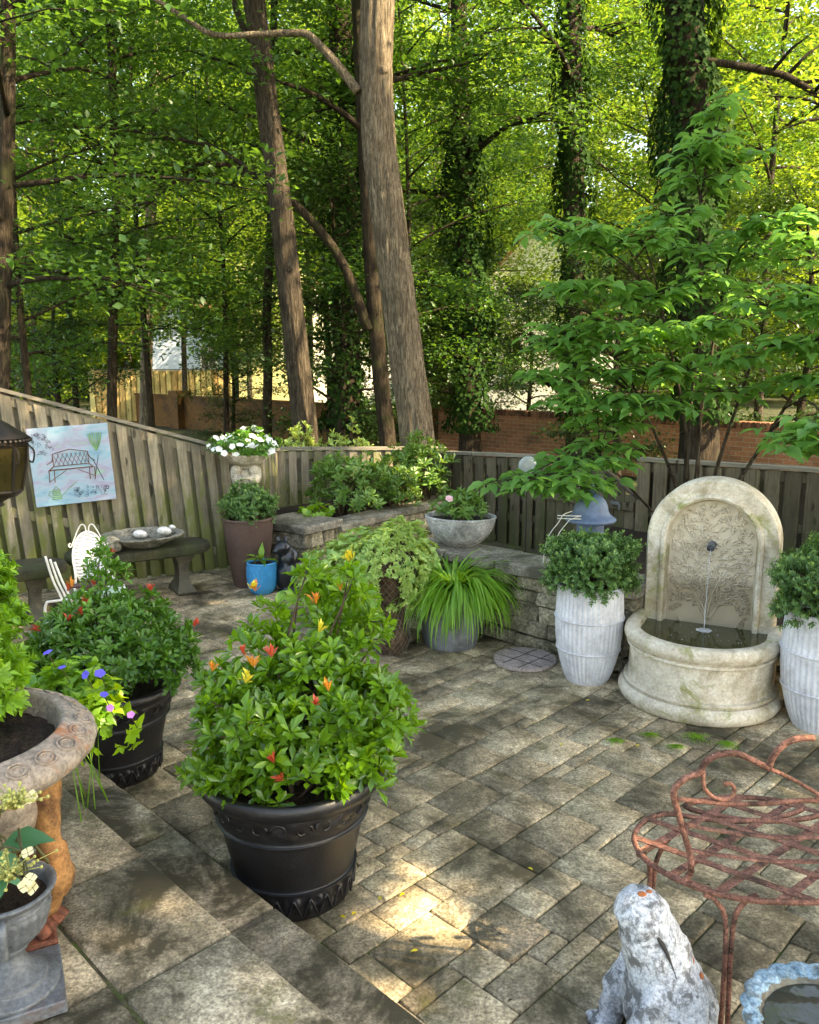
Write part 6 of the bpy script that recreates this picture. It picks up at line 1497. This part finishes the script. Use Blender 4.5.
# ------------------------------------------------------------------ dogwood behind the fountain
def dogwood():
    base = Vector((2.18, 6.25, .33)); t = thing('dogwood_tree', 'broad-leaved dogwood spreading tiers of pointed leaves behind the fountain', 'tree', base)
    rng = random.Random(5); m = MB(); P, D, U, LL = [], [], [], []
    T = [  # (px,py,Y) tips of the tiers
     (548, 225, 5.6), (575, 235, 5.6), (610, 232, 5.7), (640, 235, 5.8), (665, 215, 5.9), (700, 175, 6.0), (712, 135, 6.0), (725, 100, 6.1), (690, 150, 6.0), (742, 160, 6.2),
     (560, 290, 5.9), (600, 285, 5.8), (560, 330, 6.0), (590, 320, 5.8), (630, 300, 5.9), (540, 340, 6.1), (660, 290, 6.0), (700, 280, 6.0), (735, 255, 6.0), (760, 230, 6.1), (790, 220, 6.0), (815, 240, 5.8), (840, 210, 5.9),
     (690, 330, 5.6), (730, 320, 5.5), (770, 300, 5.5), (805, 290, 5.4), (830, 310, 5.4), (640, 340, 5.8), (610, 350, 5.8), (570, 365, 5.9), (650, 370, 5.7), (690, 370, 5.6), (730, 360, 5.5), (770, 345, 5.4), (810, 340, 5.3), (845, 350, 5.3),
     (560, 400, 5.8), (595, 395, 5.8), (630, 400, 5.7), (660, 405, 5.6), (540, 375, 6.0), (610, 420, 5.8), (720, 390, 5.7), (790, 380, 5.5), (820, 385, 5.3),
     (520, 480, 5.5), (550, 478, 5.5), (580, 490, 5.6), (560, 460, 5.7), (590, 462, 5.8), (600, 445, 5.9), (545, 485, 5.4),
     (812, 438, 4.4), (822, 448, 4.3), (835, 430, 4.4), (700, 250, 6.3), (740, 290, 6.3), (660, 330, 6.3), (780, 260, 6.4), (620, 370, 6.3)]
    stemsT = [aty(640, 400, 6.1), aty(700, 330, 6.2), aty(660, 300, 6.1), aty(760, 340, 6.0), aty(730, 260, 6.2), aty(820, 350, 5.8), aty(600, 455, 6.0), aty(700, 200, 6.1)]
    roots = []
    for i, e in enumerate(stemsT):
        e = e-base; b = Vector((rng.uniform(-.06, .06), rng.uniform(-.05, .05), 0)); mid = b.lerp(e, .5)+Vector((rng.uniform(-.06, .06), 0, .12)); sp = spline([b, b.lerp(mid, .5)+Vector((rng.uniform(-.04, .04), 0, .02)), mid, e], 5)
        r = .022 if i < 6 else .016; m.tube(sp, [r*(1-.6*k/(len(sp)-1)) for k in range(len(sp))], 7); roots += sp[4:]
    for (px, py, Y) in T:
        e = aty(px, py, Y)-base; near = min(roots, key=lambda q: (q-e).length+.4*max(0, q.z-e.z)); L_ = (e-near).length
        mid = near.lerp(e, .5)+Vector((0, 0, .07*L_)); sp = spline([near, mid, e], 4); m.tube(sp, [.008*(1-.65*k/(len(sp)-1)) for k in range(len(sp))], 5)
        d0 = (e-mid); d0.z *= .3; d0.normalize(); sd = Vector((-d0.y, d0.x, 0)).normalized()
        for q in range(13):
            c = e+d0*rng.uniform(-.30, .10)+sd*rng.uniform(-.24, .24)+Vector((0, 0, rng.uniform(-.05, .05)))
            m.tube([e.lerp(near, .15), (e+c)/2+Vector((0, 0, .01)), c], [.004, .003, .002], 4)
            for s in range(5):
                a = s*PI/2.5+rng.uniform(-.5, .5); dr = Vector((math.cos(a), math.sin(a), rng.uniform(-.5, .0))); pp = c+Vector((math.cos(a), math.sin(a), 0))*rng.uniform(.0, .05)+Vector((0, 0, rng.uniform(-.03, .02)))
                P.append(pp); D.append(dr); U.append(Vector((rng.gauss(0, .3), rng.gauss(0, .3), 1))); LL.append(rng.uniform(.085, .145))
    m.build('stems', M['bark_mid'], t, smooth=True); g = np.random.default_rng(3); LL = np.array(LL)
    leaves('crown', np.array([tuple(p) for p in P]), np.array([tuple(p) for p in D]), np.array([tuple(p) for p in U]), LL, LL*.56, 'ovate', M['L_dog'], t, tint=g.random(len(P)))
dogwood()
# climbing plant on the wall
# ------------------------------------------------------------------ added shade: unseen tree crowns put in to block the sun
def added_shade_tree(name, label, base, c, r, n, seed, holes, L=.21):
    rng = np.random.default_rng(seed); t = thing(name, label, 'tree', base); b = np.array(base)
    d = unit(rng, n); P = np.array(c)+d*np.array(r)*(rng.random(n)**.4)[:, None]
    # openings cut along the sun's rays to place chosen light patches below
    S = np.array(SDIR)
    def hit(P):
        keep = np.ones(len(P), bool)
        for (hx, hy, hz, ax, ay, rot) in holes:
            k = (P[:, 2]-hz)/S[2]; X = P[:, 0]-S[0]*k-hx; Y = P[:, 1]-S[1]*k-hy
            u = X*math.cos(rot)+Y*math.sin(rot); v = -X*math.sin(rot)+Y*math.cos(rot); keep &= ~((u/ax)**2+(v/ay)**2 < 1)
        return keep
    P = P[hit(P)]; n = len(P); dd = rng.normal(size=(n, 3)); LL = L*rng.uniform(.7, 1.2, n)
    m = MB(); bb = Vector(c)-Vector(base); m.tube([Vector((0, 0, 0)), bb*.5+Vector((.2, 0, 0)), bb], [.3, .24, .12], 12)
    rr = random.Random(seed)
    for i in range(26):
        e = Vector(P[rr.randint(0, n-1)])-Vector(base); s = bb*rr.uniform(.55, 1)
        if hit(np.array([tuple(e+Vector(base)), tuple((e+s)/2+Vector(base))])).all(): m.tube([s, (s+e)/2+Vector((0, 0, .2)), e], [.06, .04, .015], 6)
    m.build('trunk', M['bark_mid'], t, smooth=True); leaves('crown', P-b, dd, rng.normal(size=(n, 3))*.5+np.array([0, 0, 1]), LL, LL*.62, 'diamond', M['L_maple'], t, tint=rng.random(n))
def hole(px, py, z, ax, ay, rot=0.0): p = gz(px, py, z); return (p.x, p.y, z, ax+.11, ay+.09, rot)
HOLES = [hole(300, 1000, .16, .03, .0, R(45)), hole(255, 940, .16, .03, 0, R(45)), hole(428, 925, 0, .085, .20, R(50)), hole(415, 872, 0, .07, .08), hole(395, 1010, 0, .12, .10),
 hole(185, 912, .32, .16, .05, R(45)), hole(235, 868, .16, .09, .04, R(45)),
 (-1.15, 2.75, .6, .15, .12, 0), (-1.75, 3.1, .6, .2, .15, 0), (-.68, 2.66, .52, .12, .10, 0), (-1.4, 2.2, 1.0, .15, .12, 0),
 (.05, 9.4, .9, .75, .30, 0), (.35, 10.1, 1.3, .55, .6, 0), (-.35, 9.7, 2.2, .3, 1.1, 0), (-.2, 3.0, 1.0, .18, .12, 0), (-.35, 2.8, .85, .2, .1, 0.5), (1.7, 4.7, 1.1, .1, .08, 0),
 (-1.5, 7.2, 1.2, .3, .2, 0), (-2.2, 5.5, .7, .2, .15, 0), (2.3, 6.0, 2.4, .5, .4, 0), (1.6, 5.9, 1.9, .4, .3, 0), (3.2, 5.6, 2.6, .4, .4, 0), (-.2, 5.2, .8, .25, .15, 0), (.3, 5.4, .5, .25, .15, 0), (0, 8.6, .7, .5, .3, 0)]
added_shade_tree('added_shade_tree', 'large unseen tree added on the sunny side to shade the patio', (12.5, 2.5, -.05), (9.2, 3.2, 8.2), (5.2, 4.6, 2.2), 26000, 71, HOLES)
added_shade_tree('added_shade_tree', 'tall unseen tree added beyond the right edge to darken the left-hand maples', (10.5, 6.6, -.05), (7.0, 7.2, 11.5), (4.2, 3.0, 2.0), 4200, 73, HOLES+[(.1, 10.3, 2.5, .6, 1.0, 0), (-.05, 10.3, 3.5, .6, .8, 0), (-.2, 10.3, 4.6, .6, .8, 0), (-.35, 10.3, 5.6, .6, .8, 0)])
added_shade_tree('added_shade_tree', 'second unseen tree added on the sunny side to shade the steps', (11.5, -3.0, -.05), (9.0, -1.6, 8.0), (5.4, 4.0, 2.2), 22000, 72, HOLES)
